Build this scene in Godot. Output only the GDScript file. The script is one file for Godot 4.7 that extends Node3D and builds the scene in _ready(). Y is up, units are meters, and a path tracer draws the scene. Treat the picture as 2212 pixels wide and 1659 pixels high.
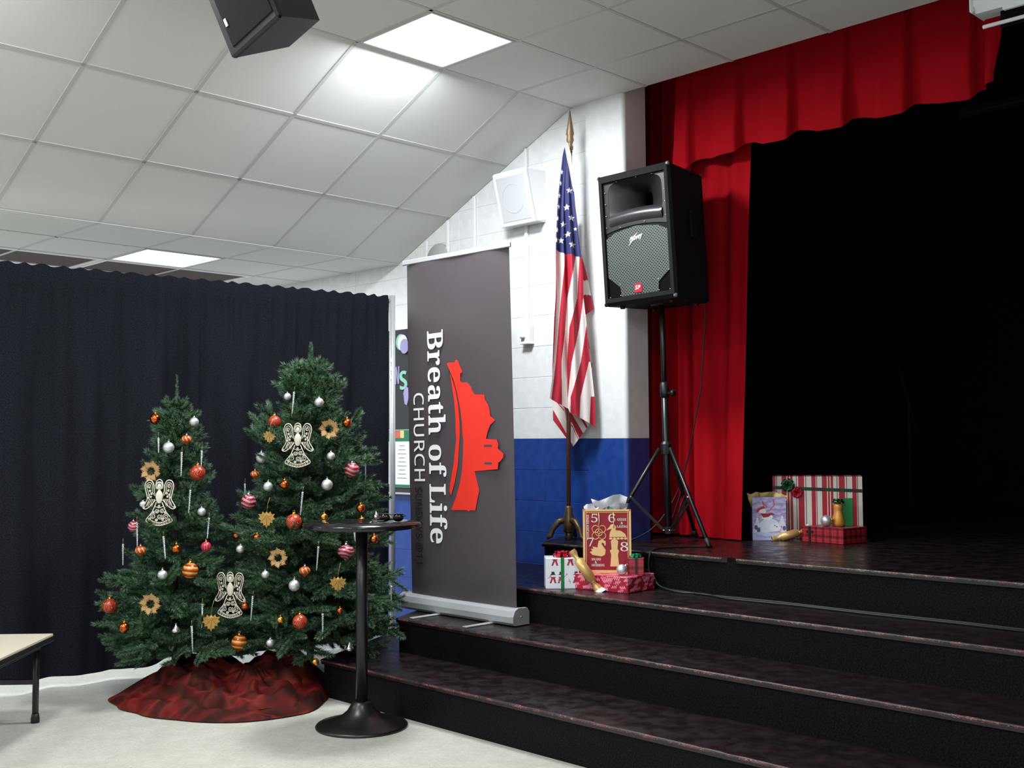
extends Node3D
# A school stage set for a church service in December: two trees, a banner, a flag, a loudspeaker and presents on black steps.

const H1 = 3.5254      # high flat ceiling
const H2 = 2.7151      # low ceiling on the left
const CX0 = -1.3771    # where the ceiling starts to slope
const CX1 = -3.1433    # where the slope ends
const SX = 0.6174
const SZ = 0.6168
const ZL = 1.7186      # one of the ceiling's grid lines
const BLUE_Y = 1.3934
const LEVEL_Y = [0.0, 0.2006, 0.3863, 0.5744, 0.7674]
const LEVEL_Z = [0.0, 1.7078, 1.2806, 0.8916, 0.3998]
const LEVEL_X = [0.0, -1.70, -1.583, -1.45, -1.282]
const SPLAY = 0.49

var rng := RandomNumberGenerator.new()
var M := {}
var used := {}

# ------------------------------------------------------------------ helpers
func numbered(called: String) -> String:
	var n: int = used.get(called, 0)
	used[called] = n + 1
	return called if n == 0 else "%s_%03d" % [called, n]

func tag(o: Node, label: String, category: String, group := "", kind := ""):
	o.set_meta("label", label)
	o.set_meta("category", category)
	if group != "":
		o.set_meta("group", group)
	if kind != "":
		o.set_meta("kind", kind)
	return o

func thing(called: String, label: String, category: String, at := Vector3.ZERO, turn := 0.0, group := "", kind := "") -> Node3D:
	var o := Node3D.new()
	o.name = numbered(called)
	add_child(o)
	o.position = at
	o.rotation.y = turn
	tag(o, label, category, group, kind)
	return o

func ST(smooth := true) -> SurfaceTool:
	var st := SurfaceTool.new()
	st.begin(Mesh.PRIMITIVE_TRIANGLES)
	st.set_smooth_group(0 if smooth else -1)
	return st

func mesh_of(st: SurfaceTool) -> ArrayMesh:
	st.generate_normals()
	return st.commit()

func put(parent: Node, called: String, mesh: Mesh, m: Material, xf := Transform3D.IDENTITY) -> MeshInstance3D:
	var o := MeshInstance3D.new()
	o.mesh = mesh
	o.material_override = m
	o.transform = xf
	var n := 0
	var base := called
	while parent.has_node(NodePath(called)):
		n += 1
		called = "%s_%03d" % [base, n]
	o.name = called
	parent.add_child(o)
	return o

func add(parent: Node, called: String, st: SurfaceTool, m: Material, xf := Transform3D.IDENTITY) -> MeshInstance3D:
	return put(parent, called, mesh_of(st), m, xf)

func copy(root: Node3D, at: Vector3, called := "") -> Node3D:
	var r: Node3D = root.duplicate()
	r.name = numbered(called)
	add_child(r)
	r.position = at
	return r

func T3(at: Vector3, turn := 0.0) -> Transform3D:
	return Transform3D(Basis(Vector3.UP, turn), at)

# faces: the corners in order round the face; `out` points away from the solid
func quad(st: SurfaceTool, a: Vector3, b: Vector3, c: Vector3, d: Vector3, out := Vector3.ZERO, uv := []) -> void:
	var v := [a, b, c, d]
	var t: Array = uv.duplicate()
	if out != Vector3.ZERO and (c - a).cross(d - b).dot(out) < 0:
		v.reverse()
		t.reverse()
	for i in [0, 2, 1, 0, 3, 2]:
		if t.size() > 0:
			st.set_uv(t[i])
		st.add_vertex(v[i])

func tri(st: SurfaceTool, a: Vector3, b: Vector3, c: Vector3, out := Vector3.ZERO) -> void:
	if out != Vector3.ZERO and (b - a).cross(c - a).dot(out) < 0:
		var k := b
		b = c
		c = k
	for p in [a, c, b]:
		st.add_vertex(p)

func cbox(st: SurfaceTool, xf: Transform3D, size: Vector3, bev := 0.0) -> void:
	var h := size / 2.0
	var bv: float = minf(bev, minf(h.x, minf(h.y, h.z)) * 0.9)
	var B := xf.basis
	for ax in 3:
		var u := (ax + 1) % 3
		var w := (ax + 2) % 3
		for s in [-1.0, 1.0]:
			var out := Vector3.ZERO
			out[ax] = s
			var p := []
			for k in [[-1, -1], [1, -1], [1, 1], [-1, 1]]:
				var q := Vector3.ZERO
				q[ax] = s * h[ax]
				q[u] = k[0] * (h[u] - bv)
				q[w] = k[1] * (h[w] - bv)
				p.append(xf * q)
			quad(st, p[0], p[1], p[2], p[3], B * out)
	if bv <= 0.0:
		return
	for ax in 3:
		var u := (ax + 1) % 3
		var w := (ax + 2) % 3
		for su in [-1.0, 1.0]:
			for sw in [-1.0, 1.0]:
				var p := []
				for k in [[-1, 0], [1, 0], [1, 1], [-1, 1]]:
					var q := Vector3.ZERO
					q[ax] = k[0] * (h[ax] - bv)
					q[u] = su * (h[u] - (bv if k[1] == 1 else 0.0))
					q[w] = sw * (h[w] - (0.0 if k[1] == 1 else bv))
					p.append(xf * q)
				var out := Vector3.ZERO
				out[u] = su
				out[w] = sw
				quad(st, p[0], p[1], p[2], p[3], B * out)
	for sx in [-1.0, 1.0]:
		for sy in [-1.0, 1.0]:
			for sz in [-1.0, 1.0]:
				var s := Vector3(sx, sy, sz)
				var c := s * h
				tri(st, xf * (c - Vector3(0, sy, sz) * bv), xf * (c - Vector3(sx, 0, sz) * bv), xf * (c - Vector3(sx, sy, 0) * bv), B * s)

func box_mesh(size: Vector3, bev := 0.0) -> ArrayMesh:
	var st := ST(false)
	cbox(st, Transform3D.IDENTITY, size, bev)
	return mesh_of(st)

# a turned shape: profile of (radius, height) from the bottom up
func lathe(st: SurfaceTool, prof: Array, seg := 24, xf := Transform3D.IDENTITY) -> void:
	var n := prof.size()
	for i in n - 1:
		var a: Vector2 = prof[i]
		var b: Vector2 = prof[i + 1]
		for k in seg:
			var u0 := float(k) / seg
			var u1 := float(k + 1) / seg
			var c0 := Vector3(cos(u0 * TAU), 0, sin(u0 * TAU))
			var c1 := Vector3(cos(u1 * TAU), 0, sin(u1 * TAU))
			var v0 := 1.0 - float(i) / (n - 1)
			var v1 := 1.0 - float(i + 1) / (n - 1)
			var p0 := xf * (c0 * a.x + Vector3.UP * a.y)
			var p1 := xf * (c1 * a.x + Vector3.UP * a.y)
			var p2 := xf * (c1 * b.x + Vector3.UP * b.y)
			var p3 := xf * (c0 * b.x + Vector3.UP * b.y)
			var pts := [p0, p3, p2, p1]
			var uvs := [Vector2(u0, v0), Vector2(u0, v1), Vector2(u1, v1), Vector2(u1, v0)]
			for t in [[0, 2, 1], [0, 3, 2]]:
				if pts[t[0]].distance_squared_to(pts[t[1]]) < 1e-14 or pts[t[1]].distance_squared_to(pts[t[2]]) < 1e-14 or pts[t[0]].distance_squared_to(pts[t[2]]) < 1e-14:
					continue
				for j in t:
					st.set_uv(uvs[j])
					st.add_vertex(pts[j])

func tube(st: SurfaceTool, pts: Array, r, seg := 8, closed := false) -> void:
	var n := pts.size()
	var rings := []
	var up := Vector3.UP
	for i in n:
		var a: Vector3 = pts[(i - 1 + n) % n] if closed else pts[maxi(i - 1, 0)]
		var b: Vector3 = pts[(i + 1) % n] if closed else pts[mini(i + 1, n - 1)]
		var d := (b - a).normalized()
		if absf(d.dot(up)) > 0.98 and i == 0:
			up = Vector3.RIGHT
		var s := d.cross(up)
		if s.length() < 1e-4:
			s = d.cross(Vector3.FORWARD)
		s = s.normalized()
		up = s.cross(d).normalized()
		var rad: float = r[i] if r is Array else r
		var ring := []
		for k in seg:
			var an := TAU * k / seg
			ring.append(pts[i] + (s * cos(an) + up * sin(an)) * rad)
		rings.append(ring)
	for i in (n if closed else n - 1):
		var A: Array = rings[i]
		var B: Array = rings[(i + 1) % n]
		for k in seg:
			var k2 := (k + 1) % seg
			var mid: Vector3 = (pts[i] + pts[(i + 1) % n]) / 2.0
			quad(st, A[k], A[k2], B[k2], B[k], (A[k] + B[k2]) / 2.0 - mid)
	if not closed:
		for e in [0, n - 1]:
			var R: Array = rings[e]
			var out: Vector3 = (pts[0] - pts[1]) if e == 0 else (pts[n - 1] - pts[n - 2])
			for k in range(1, seg - 1):
				tri(st, R[0], R[k], R[k + 1], out)

# an outline in local x, y given thickness along z (0 .. depth)
func extrude(st: SurfaceTool, poly: Array, depth: float, xf := Transform3D.IDENTITY) -> void:
	var pv := PackedVector2Array(poly)
	var ix := Geometry2D.triangulate_polygon(pv)
	var B := xf.basis
	for k in range(0, ix.size(), 3):
		for z in [0.0, depth]:
			var p := []
			for j in 3:
				var q: Vector2 = pv[ix[k + j]]
				p.append(xf * Vector3(q.x, q.y, z))
			tri(st, p[0], p[1], p[2], B * Vector3(0, 0, 1.0 if z > 0 else -1.0))
	var area := 0.0
	var n := pv.size()
	for i in n:
		area += pv[i].cross(pv[(i + 1) % n])
	for i in n:
		var a := pv[i]
		var b := pv[(i + 1) % n]
		var nrm := Vector2(b.y - a.y, a.x - b.x) * signf(area)
		quad(st, xf * Vector3(a.x, a.y, 0), xf * Vector3(b.x, b.y, 0), xf * Vector3(b.x, b.y, depth), xf * Vector3(a.x, a.y, depth), B * Vector3(nrm.x, nrm.y, 0))

# a prism over a floor outline given in x, z
func slab(st: SurfaceTool, outline: Array, y0: float, y1: float) -> void:
	var o := []
	for p in outline:
		o.append(Vector2(p.x, -p.y))
	extrude(st, o, y1 - y0, Transform3D(Basis(Vector3.RIGHT, Vector3.FORWARD, Vector3.UP), Vector3(0, y0, 0)).orthonormalized() if false else Transform3D(Basis(Vector3(1, 0, 0), Vector3(0, 0, -1), Vector3(0, 1, 0)), Vector3(0, y0, 0)))

func ribbon_loops(st: SurfaceTool, R: float, w: float, xf := Transform3D.IDENTITY) -> void:
	for ring in 3:
		var n: int = [9, 7, 4][ring]
		var rr: float = R * [1.0, 0.8, 0.45][ring]
		var lift: float = [0.25, 0.75, 1.25][ring]
		for k in n:
			var an := TAU * (k + ring * 0.37) / n
			var d := Vector3(cos(an), 0, sin(an))
			var s := Vector3(-sin(an), 0, cos(an))
			var prev := []
			for i in 11:
				var t := i / 10.0
				var wd: float = w * (0.35 + 0.65 * sin(PI * t))
				var c := d * rr * sin(PI * t) + Vector3.UP * rr * (lift * sin(PI * t) * 0.6 + 0.28 * sin(TAU * t) + 0.15 * ring)
				var cur := [xf * (c - s * wd / 2), xf * (c + s * wd / 2)]
				if prev.size() > 0:
					quad(st, prev[0], prev[1], cur[1], cur[0])
				prev = cur

func text_mesh(txt: String, face: String, size: Vector2, depth: float, bold := false, italic := false) -> Array:
	var f := SystemFont.new()
	f.font_names = PackedStringArray([face])
	f.font_weight = 700 if bold else 400
	f.font_italic = italic
	var t := TextMesh.new()
	t.text = txt
	t.font = f
	t.font_size = 64
	t.pixel_size = 0.01
	t.depth = 0.05
	var b := t.get_aabb()
	var sc := Vector3(size.x / maxf(b.size.x, 0.01), size.y / maxf(b.size.y, 0.01), depth / maxf(b.size.z, 0.001))
	return [t, Transform3D(Basis.from_scale(sc), -(b.position) * sc)]

func letters(parent: Node, called: String, txt: String, face: String, size: Vector2, m: Material, xf: Transform3D, bold := false, italic := false, depth := 0.0012) -> MeshInstance3D:
	var a := text_mesh(txt, face, size, depth, bold, italic)
	return put(parent, called, a[0], m, xf * a[1])

# ------------------------------------------------------------------ materials
func C8(r: float, g: float, b: float) -> Color:
	return Color(r / 255.0, g / 255.0, b / 255.0)

func mat(c: Color, rough := 0.6, metal := 0.0, spec := 0.5) -> StandardMaterial3D:
	var m := StandardMaterial3D.new()
	m.albedo_color = c
	m.roughness = rough
	m.metallic = metal
	m.metallic_specular = spec
	return m

func noise(freq: float, octaves := 3, sd := 1, type := FastNoiseLite.TYPE_SIMPLEX_SMOOTH) -> FastNoiseLite:
	var n := FastNoiseLite.new()
	n.seed = sd
	n.frequency = freq
	n.noise_type = type
	n.fractal_octaves = octaves
	return n

func ntex(freq: float, stops: Array, sd := 1, size := 512, octaves := 4, type := FastNoiseLite.TYPE_SIMPLEX_SMOOTH) -> NoiseTexture2D:
	var t := NoiseTexture2D.new()
	t.width = size
	t.height = size
	t.seamless = true
	t.noise = noise(freq, octaves, sd, type)
	var g := Gradient.new()
	var offs := PackedFloat32Array()
	var cols := PackedColorArray()
	for s in stops:
		offs.append(s[0])
		cols.append(s[1])
	g.offsets = offs
	g.colors = cols
	t.color_ramp = g
	return t

func tri_tex(m: StandardMaterial3D, scale: float, world := true) -> StandardMaterial3D:
	m.uv1_triplanar = true
	m.uv1_world_triplanar = world
	m.uv1_scale = Vector3.ONE * scale
	return m

func grain(c: Color, amount: float, freq: float, scale: float, rough := 0.7, sd := 1) -> StandardMaterial3D:
	var m := mat(Color.WHITE, rough)
	m.albedo_texture = ntex(freq, [[0.25, c.darkened(amount)], [0.75, c.lightened(amount * 0.5)]], sd)
	return tri_tex(m, scale)

func pic(img: Image) -> ImageTexture:
	img.generate_mipmaps()
	return ImageTexture.create_from_image(img)

func rgrey(lo: float, hi: float, freq: float, sd: int) -> NoiseTexture2D:
	return ntex(freq, [[0.2, Color(lo, lo, lo)], [0.8, Color(hi, hi, hi)]], sd)

func floor_picture() -> ImageTexture:
	var n := 768
	var img := Image.create(n, n, false, Image.FORMAT_RGB8)
	var a := noise(0.012, 3, 5)
	var b := noise(0.07, 3, 6)
	for y in n:
		for x in n:
			var v := 0.5 + 0.32 * a.get_noise_2d(x, y) + 0.38 * b.get_noise_2d(x, y)
			img.set_pixel(x, y, C8(168, 168, 157).lerp(C8(194, 194, 183), clampf(v, 0, 1)))
	rng.seed = 77
	for k in 5200:
		var x := rng.randi_range(0, n - 1)
		var y := rng.randi_range(0, n - 1)
		var an := rng.randf() * TAU
		var c := C8(150, 148, 134) if rng.randf() < 0.55 else C8(222, 221, 210)
		if rng.randf() < 0.08:
			c = C8(96, 96, 88)
		for s in rng.randi_range(2, 9):
			var px := posmod(int(x + cos(an) * s), n)
			var py := posmod(int(y + sin(an) * s), n)
			img.set_pixel(px, py, img.get_pixel(px, py).lerp(c, 0.6))
	return pic(img)

# the painted black boards of the steps: maroon shows through where shoes have rubbed
func tread_picture() -> ImageTexture:
	var n := 512
	var img := Image.create(n, n, false, Image.FORMAT_RGB8)
	var a := noise(0.009, 3, 15)
	var b := noise(0.05, 4, 16)
	for y in n:
		for x in n:
			var v := 0.45 + 0.35 * a.get_noise_2d(x * 0.5, y * 1.4) + 0.25 * b.get_noise_2d(x * 0.25, y * 1.6)
			img.set_pixel(x, y, C8(13, 10, 11).lerp(C8(36, 20, 20), clampf(v, 0, 1)))
	rng.seed = 31
	for k in 420:
		var x := rng.randi_range(0, n - 1)
		var y := rng.randi_range(0, n - 1)
		var c := C8(62, 46, 44) if rng.randf() < 0.8 else C8(120, 110, 106)
		for s in rng.randi_range(1, 7):
			var px := posmod(x + s, n)
			img.set_pixel(px, y, img.get_pixel(px, y).lerp(c, 0.45))
	return pic(img)

# paint worn off the rounded edge of a step: bare wood, old red paint, white chips
func nosing_picture(red: float, sd: int) -> ImageTexture:
	var w := 1024
	var h := 32
	var img := Image.create(w, h, false, Image.FORMAT_RGB8)
	var a := noise(0.02, 3, sd)
	var b := noise(0.16, 3, sd + 1)
	for y in h:
		for x in w:
			var v := a.get_noise_2d(x, 0) * 0.5 + b.get_noise_2d(x, y * 2.5) * 0.75 + 0.20 - absf(y - h * 0.5) / h * 1.2
			var c := C8(16, 12, 12)
			if v > 0.02:
				var worn := C8(114, 46, 50) if a.get_noise_2d(x * 2.0, 400) < red else C8(104, 88, 82)
				c = c.lerp(worn, clampf(v * 6.0, 0, 1))
			if b.get_noise_2d(x * 0.7 + 900, y) > 0.36 and v > 0.1:
				c = C8(186, 172, 166)
			img.set_pixel(x, y, c)
	return pic(img)

func ball_picture(kind: String) -> ImageTexture:
	var w := 256
	var h := 128
	var img := Image.create(w, h, false, Image.FORMAT_RGB8)
	for y in h:
		for x in w:
			var u := float(x) / w
			var v := float(y) / h
			var c := Color.RED
			match kind:
				"swirl":
					var k := fposmod(u * 3.0 + 0.25 * sin(v * 9.0), 1.0)
					var d := Vector2((k - 0.5) * 1.6, v - 0.5).length()
					var ring := absf(fposmod(d * 4.6 + atan2(v - 0.5, k - 0.5) / TAU, 1.0) - 0.5)
					c = C8(206, 146, 66) if ring < 0.1 else C8(146, 4, 8)
				"band":
					var k := fposmod(u * 4.0, 1.0)
					c = C8(220, 168, 84) if absf(k - 0.5) < 0.1 or absf(k - 0.5) > 0.44 else C8(148, 12, 16)
				"stripe":
					var k := fposmod(v * 5.0 + 0.18 * sin(u * TAU * 3.0) + u * 2.0, 1.0)
					c = C8(216, 196, 200) if absf(k - 0.3) < 0.07 or absf(k - 0.55) < 0.05 else C8(138, 18, 40)
				"spiral":
					var k := fposmod(v * 4.5 + u * 1.0, 1.0)
					c = C8(226, 168, 70) if k < 0.34 else (C8(190, 92, 24) if k < 0.6 else C8(132, 46, 16))
				"rib":
					var k := fposmod(u * 12.0, 1.0)
					c = C8(160, 20, 40) if k < 0.65 else C8(206, 84, 104)
				"onion":
					var k := fposmod(u * 8.0 + v * 1.5, 1.0)
					c = C8(236, 170, 100) if k < 0.3 and absf(v - 0.45) < 0.22 else C8(170, 66, 26)
			img.set_pixel(x, y, c)
	return pic(img)

func plaid_picture(dark: Color, base: Color, light: Color) -> ImageTexture:
	var n := 128
	var img := Image.create(n, n, false, Image.FORMAT_RGB8)
	for y in n:
		for x in n:
			var c := base
			if x % 64 < 18:
				c = c.lerp(dark, 0.5)
			if y % 64 < 18:
				c = c.lerp(dark, 0.5)
			if x % 64 in [30, 31, 50] or y % 64 in [30, 31, 50]:
				c = c.lerp(light, 0.55)
			img.set_pixel(x, y, c)
	return pic(img)

func disc(img: Image, cx: float, cy: float, rx: float, ry: float, c: Color) -> void:
	for y in range(maxi(0, int(cy - ry)), mini(img.get_height(), int(cy + ry) + 1)):
		for x in range(maxi(0, int(cx - rx)), mini(img.get_width(), int(cx + rx) + 1)):
			if pow((x - cx) / rx, 2) + pow((y - cy) / ry, 2) <= 1.0:
				img.set_pixel(x, y, c)

func line(img: Image, a: Vector2, b: Vector2, w: float, c: Color) -> void:
	var n := int(a.distance_to(b)) + 1
	for i in n + 1:
		var p := a.lerp(b, float(i) / n)
		disc(img, p.x, p.y, w, w, c)

func poly(img: Image, pts: Array, c: Color) -> void:
	var pv := PackedVector2Array(pts)
	var lo := pv[0]
	var hi := pv[0]
	for p in pv:
		lo = lo.min(p)
		hi = hi.max(p)
	for y in range(maxi(0, int(lo.y)), mini(img.get_height(), int(hi.y) + 2)):
		for x in range(maxi(0, int(lo.x)), mini(img.get_width(), int(hi.x) + 2)):
			if Geometry2D.is_point_in_polygon(Vector2(x + 0.5, y + 0.5), pv):
				img.set_pixel(x, y, c)

func star_points(c: Vector2, rx: float, ry: float) -> Array:
	var p := []
	for k in 10:
		var an := -PI / 2 + PI * k / 5.0
		var s := 1.0 if k % 2 == 0 else 0.42
		p.append(c + Vector2(cos(an) * rx * s, sin(an) * ry * s))
	return p

# white wrapping paper with snowmen, hats and red scarves
func snowman_paper() -> ImageTexture:
	var img := Image.create(256, 256, false, Image.FORMAT_RGB8)
	img.fill(C8(226, 228, 234))
	for k in [[70, 6], [190, 6], [55, 156], [235, 156], [118, 156]]:
		var x: float = k[0]
		var y: float = k[1]
		poly(img, [Vector2(x - 22, y), Vector2(x + 20, y), Vector2(x + 16, y + 16), Vector2(x + 26, y + 54), Vector2(x + 12, y + 56), Vector2(x, y + 18), Vector2(x - 14, y + 56), Vector2(x - 28, y + 54), Vector2(x - 14, y + 14)], C8(170, 40, 70))
		disc(img, x, y - 12, 18, 8, C8(240, 242, 246))
		poly(img, [Vector2(x - 26, y - 16), Vector2(x + 24, y - 14), Vector2(x + 14, y - 22), Vector2(x + 10, y - 44), Vector2(x - 12, y - 44), Vector2(x - 14, y - 24)], C8(40, 44, 46))
	for k in [[118, 20], [238, 18], [96, 170], [180, 176]]:
		line(img, Vector2(k[0], k[1]), Vector2(k[0] + 8, k[1] + 36), 2, C8(120, 128, 122))
		line(img, Vector2(k[0] - 8, k[1] + 14), Vector2(k[0] + 12, k[1] + 24), 1.5, C8(120, 128, 122))
	for k in [[14, 170], [138, 160]]:
		line(img, Vector2(k[0], k[1]), Vector2(k[0] + 30, k[1] - 28), 1.5, C8(50, 54, 50))
		line(img, Vector2(k[0] + 18, k[1] - 22), Vector2(k[0] + 22, k[1] - 36), 1.5, C8(50, 54, 50))
	return pic(img)

# lavender winter picture on the small gift bag
func winter_picture() -> ImageTexture:
	var img := Image.create(192, 256, false, Image.FORMAT_RGB8)
	var n := noise(0.03, 3, 44)
	for y in 256:
		for x in 192:
			img.set_pixel(x, y, C8(150, 138, 186).lerp(C8(198, 190, 220), clampf(0.5 + n.get_noise_2d(x * 0.5, y * 1.5), 0, 1)))
	for k in [[168, 120, 60], [28, 130, 46], [178, 160, 70], [16, 168, 60]]:
		for j in 4:
			disc(img, k[0], k[1] + j * 14, 7 + j * 4, 9, C8(222, 220, 240))
	for k in [[20, 180], [180, 185], [34, 196]]:
		disc(img, k[0], k[1], 10, 14, C8(96, 88, 140))
	poly(img, [Vector2(0, 214), Vector2(60, 204), Vector2(120, 216), Vector2(192, 206), Vector2(192, 256), Vector2(0, 256)], C8(196, 200, 238))
	disc(img, 96, 168, 56, 40, C8(214, 222, 238))
	disc(img, 128, 180, 32, 24, C8(226, 232, 244))
	disc(img, 70, 190, 26, 24, C8(214, 222, 238))
	disc(img, 126, 168, 3, 3, C8(40, 40, 50))
	disc(img, 138, 176, 4, 3, C8(40, 40, 50))
	disc(img, 84, 118, 32, 18, C8(232, 234, 242))
	disc(img, 58, 84, 20, 18, C8(232, 226, 232))
	poly(img, [Vector2(22, 84), Vector2(34, 64), Vector2(66, 54), Vector2(76, 66), Vector2(46, 74), Vector2(30, 92)], C8(186, 40, 56))
	poly(img, [Vector2(46, 96), Vector2(84, 98), Vector2(110, 92), Vector2(130, 104), Vector2(104, 108), Vector2(92, 118), Vector2(62, 122)], C8(150, 40, 62))
	line(img, Vector2(60, 26), Vector2(68, 62), 2.5, C8(200, 40, 80))
	line(img, Vector2(68, 40), Vector2(84, 58), 2, C8(200, 40, 80))
	line(img, Vector2(122, 14), Vector2(124, 48), 2.5, C8(206, 50, 90))
	line(img, Vector2(124, 48), Vector2(104, 72), 2.5, C8(206, 50, 90))
	for k in 26:
		rng.seed = 900 + k
		line(img, Vector2(rng.randf() * 180, 222 + rng.randf() * 30), Vector2(rng.randf() * 180, 222 + rng.randf() * 30).lerp(Vector2(96, 238), 0.8), 1, C8(160, 164, 222))
	return pic(img)

# red paper with pale handwriting, deer and stars
func script_paper() -> ImageTexture:
	var n := 256
	var img := Image.create(n, n, false, Image.FORMAT_RGB8)
	img.fill(C8(158, 18, 46))
	rng.seed = 12
	for k in 150:
		var c := C8(222, 128, 150)
		var p := Vector2(rng.randf() * n, rng.randf() * n)
		if k % 9 == 0:
			poly(img, star_points(p, 9, 9), c)
			continue
		var an := -0.25 + rng.randf() * 0.3
		var last := p
		for i in 10:
			var q := p + Vector2(i * 3.2, sin(i * 1.9 + k) * 6.0).rotated(an)
			line(img, last.posmod(n), q.posmod(n), 1.9, c) if last.posmod(n).distance_to(q.posmod(n)) < 20 else null
			last = q
	return pic(img)

func stripe_paper() -> ImageTexture:
	var img := Image.create(512, 32, false, Image.FORMAT_RGB8)
	var R := C8(176, 22, 44)
	var W := C8(226, 218, 210)
	var D := C8(104, 34, 46)
	var seq := [[16, R], [4, W], [4, D], [28, W], [6, R], [22, R], [6, W], [10, R], [6, W], [14, R], [20, W], [4, D], [8, W], [34, R], [8, W], [4, D], [30, W], [8, R]]
	var x := 0
	var i := 0
	while x < 512:
		var s = seq[i % seq.size()]
		img.fill_rect(Rect2i(x, 0, mini(s[0], 512 - x), 32), s[1])
		x += s[0]
		i += 1
	return pic(img)

# perforated steel of the loudspeaker's grille
func grille_picture() -> ImageTexture:
	var n := 128
	var img := Image.create(n, n, false, Image.FORMAT_RGB8)
	img.fill(C8(92, 100, 98))
	for r in 8:
		for c in 4:
			var x := c * 32 + (16 if r % 2 == 1 else 0)
			for dx in [-n, 0, n]:
				disc(img, x + 10 + dx, r * 16 + 8, 11.5, 5.6, C8(14, 16, 16))
	return pic(img)

# dyed cotton of the flag as it hangs: blue field, white stars, red and white stripes
func flag_picture() -> ImageTexture:
	var w := 290
	var h := 840
	var img := Image.create(w, h, false, Image.FORMAT_RGB8)
	var red := C8(170, 22, 46)
	var white := C8(226, 214, 210)
	var blue := C8(38, 42, 92)
	var rows := [[580, [487, 540, 600, 620, 655, 690]], [830, [485, 511, 548, 605, 640, 690]], [1000, [475, 495, 535, 558, 615, 655]], [1200, [464, 478, 510, 545, 568, 622, 668]], [1400, [440, 452, 512, 546, 548, 562, 618, 678]], [1700, [420, 430, 505, 546, 547, 556, 600, 660]]]
	for y in h:
		var zy := y * 2.0 - 80.0
		var a = rows[0]
		var b = rows[0]
		for k in rows.size() - 1:
			if zy >= rows[k][0]:
				a = rows[k]
				b = rows[k + 1]
		var t: float = clampf((zy - a[0]) / maxf(1.0, b[0] - a[0]), 0, 1)
		for x in w:
			var zx := 430.0 + x
			var cnt := 0
			for e in mini(a[1].size(), b[1].size()):
				if zx > lerpf(a[1][e], b[1][e], t):
					cnt += 1
			var c := red if cnt % 2 == 0 else white
			if zy < 556.0 + (zx - 482.0) * 0.26:
				c = blue
				if zy < 210 and zx > 548.0 + zy * 0.19:
					c = C8(196, 190, 184)
			img.set_pixel(x, y, c)
	for s in [[565, 206, 20], [548, 304, 21], [575, 366, 21], [528, 402, 19], [597, 430, 12], [553, 462, 20], [514, 497, 20], [578, 524, 22]]:
		poly(img, star_points(Vector2(s[0] - 430, (s[1] + 80) / 2.0), s[2], s[2] / 2.0), C8(232, 228, 226))
	for s in [[522, 98], [515, 165], [508, 238], [503, 302], [496, 372], [492, 440], [487, 500]]:
		poly(img, star_points(Vector2(s[0] - 430, (s[1] + 80) / 2.0), 9, 9), C8(232, 228, 226))
	return pic(img)

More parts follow.
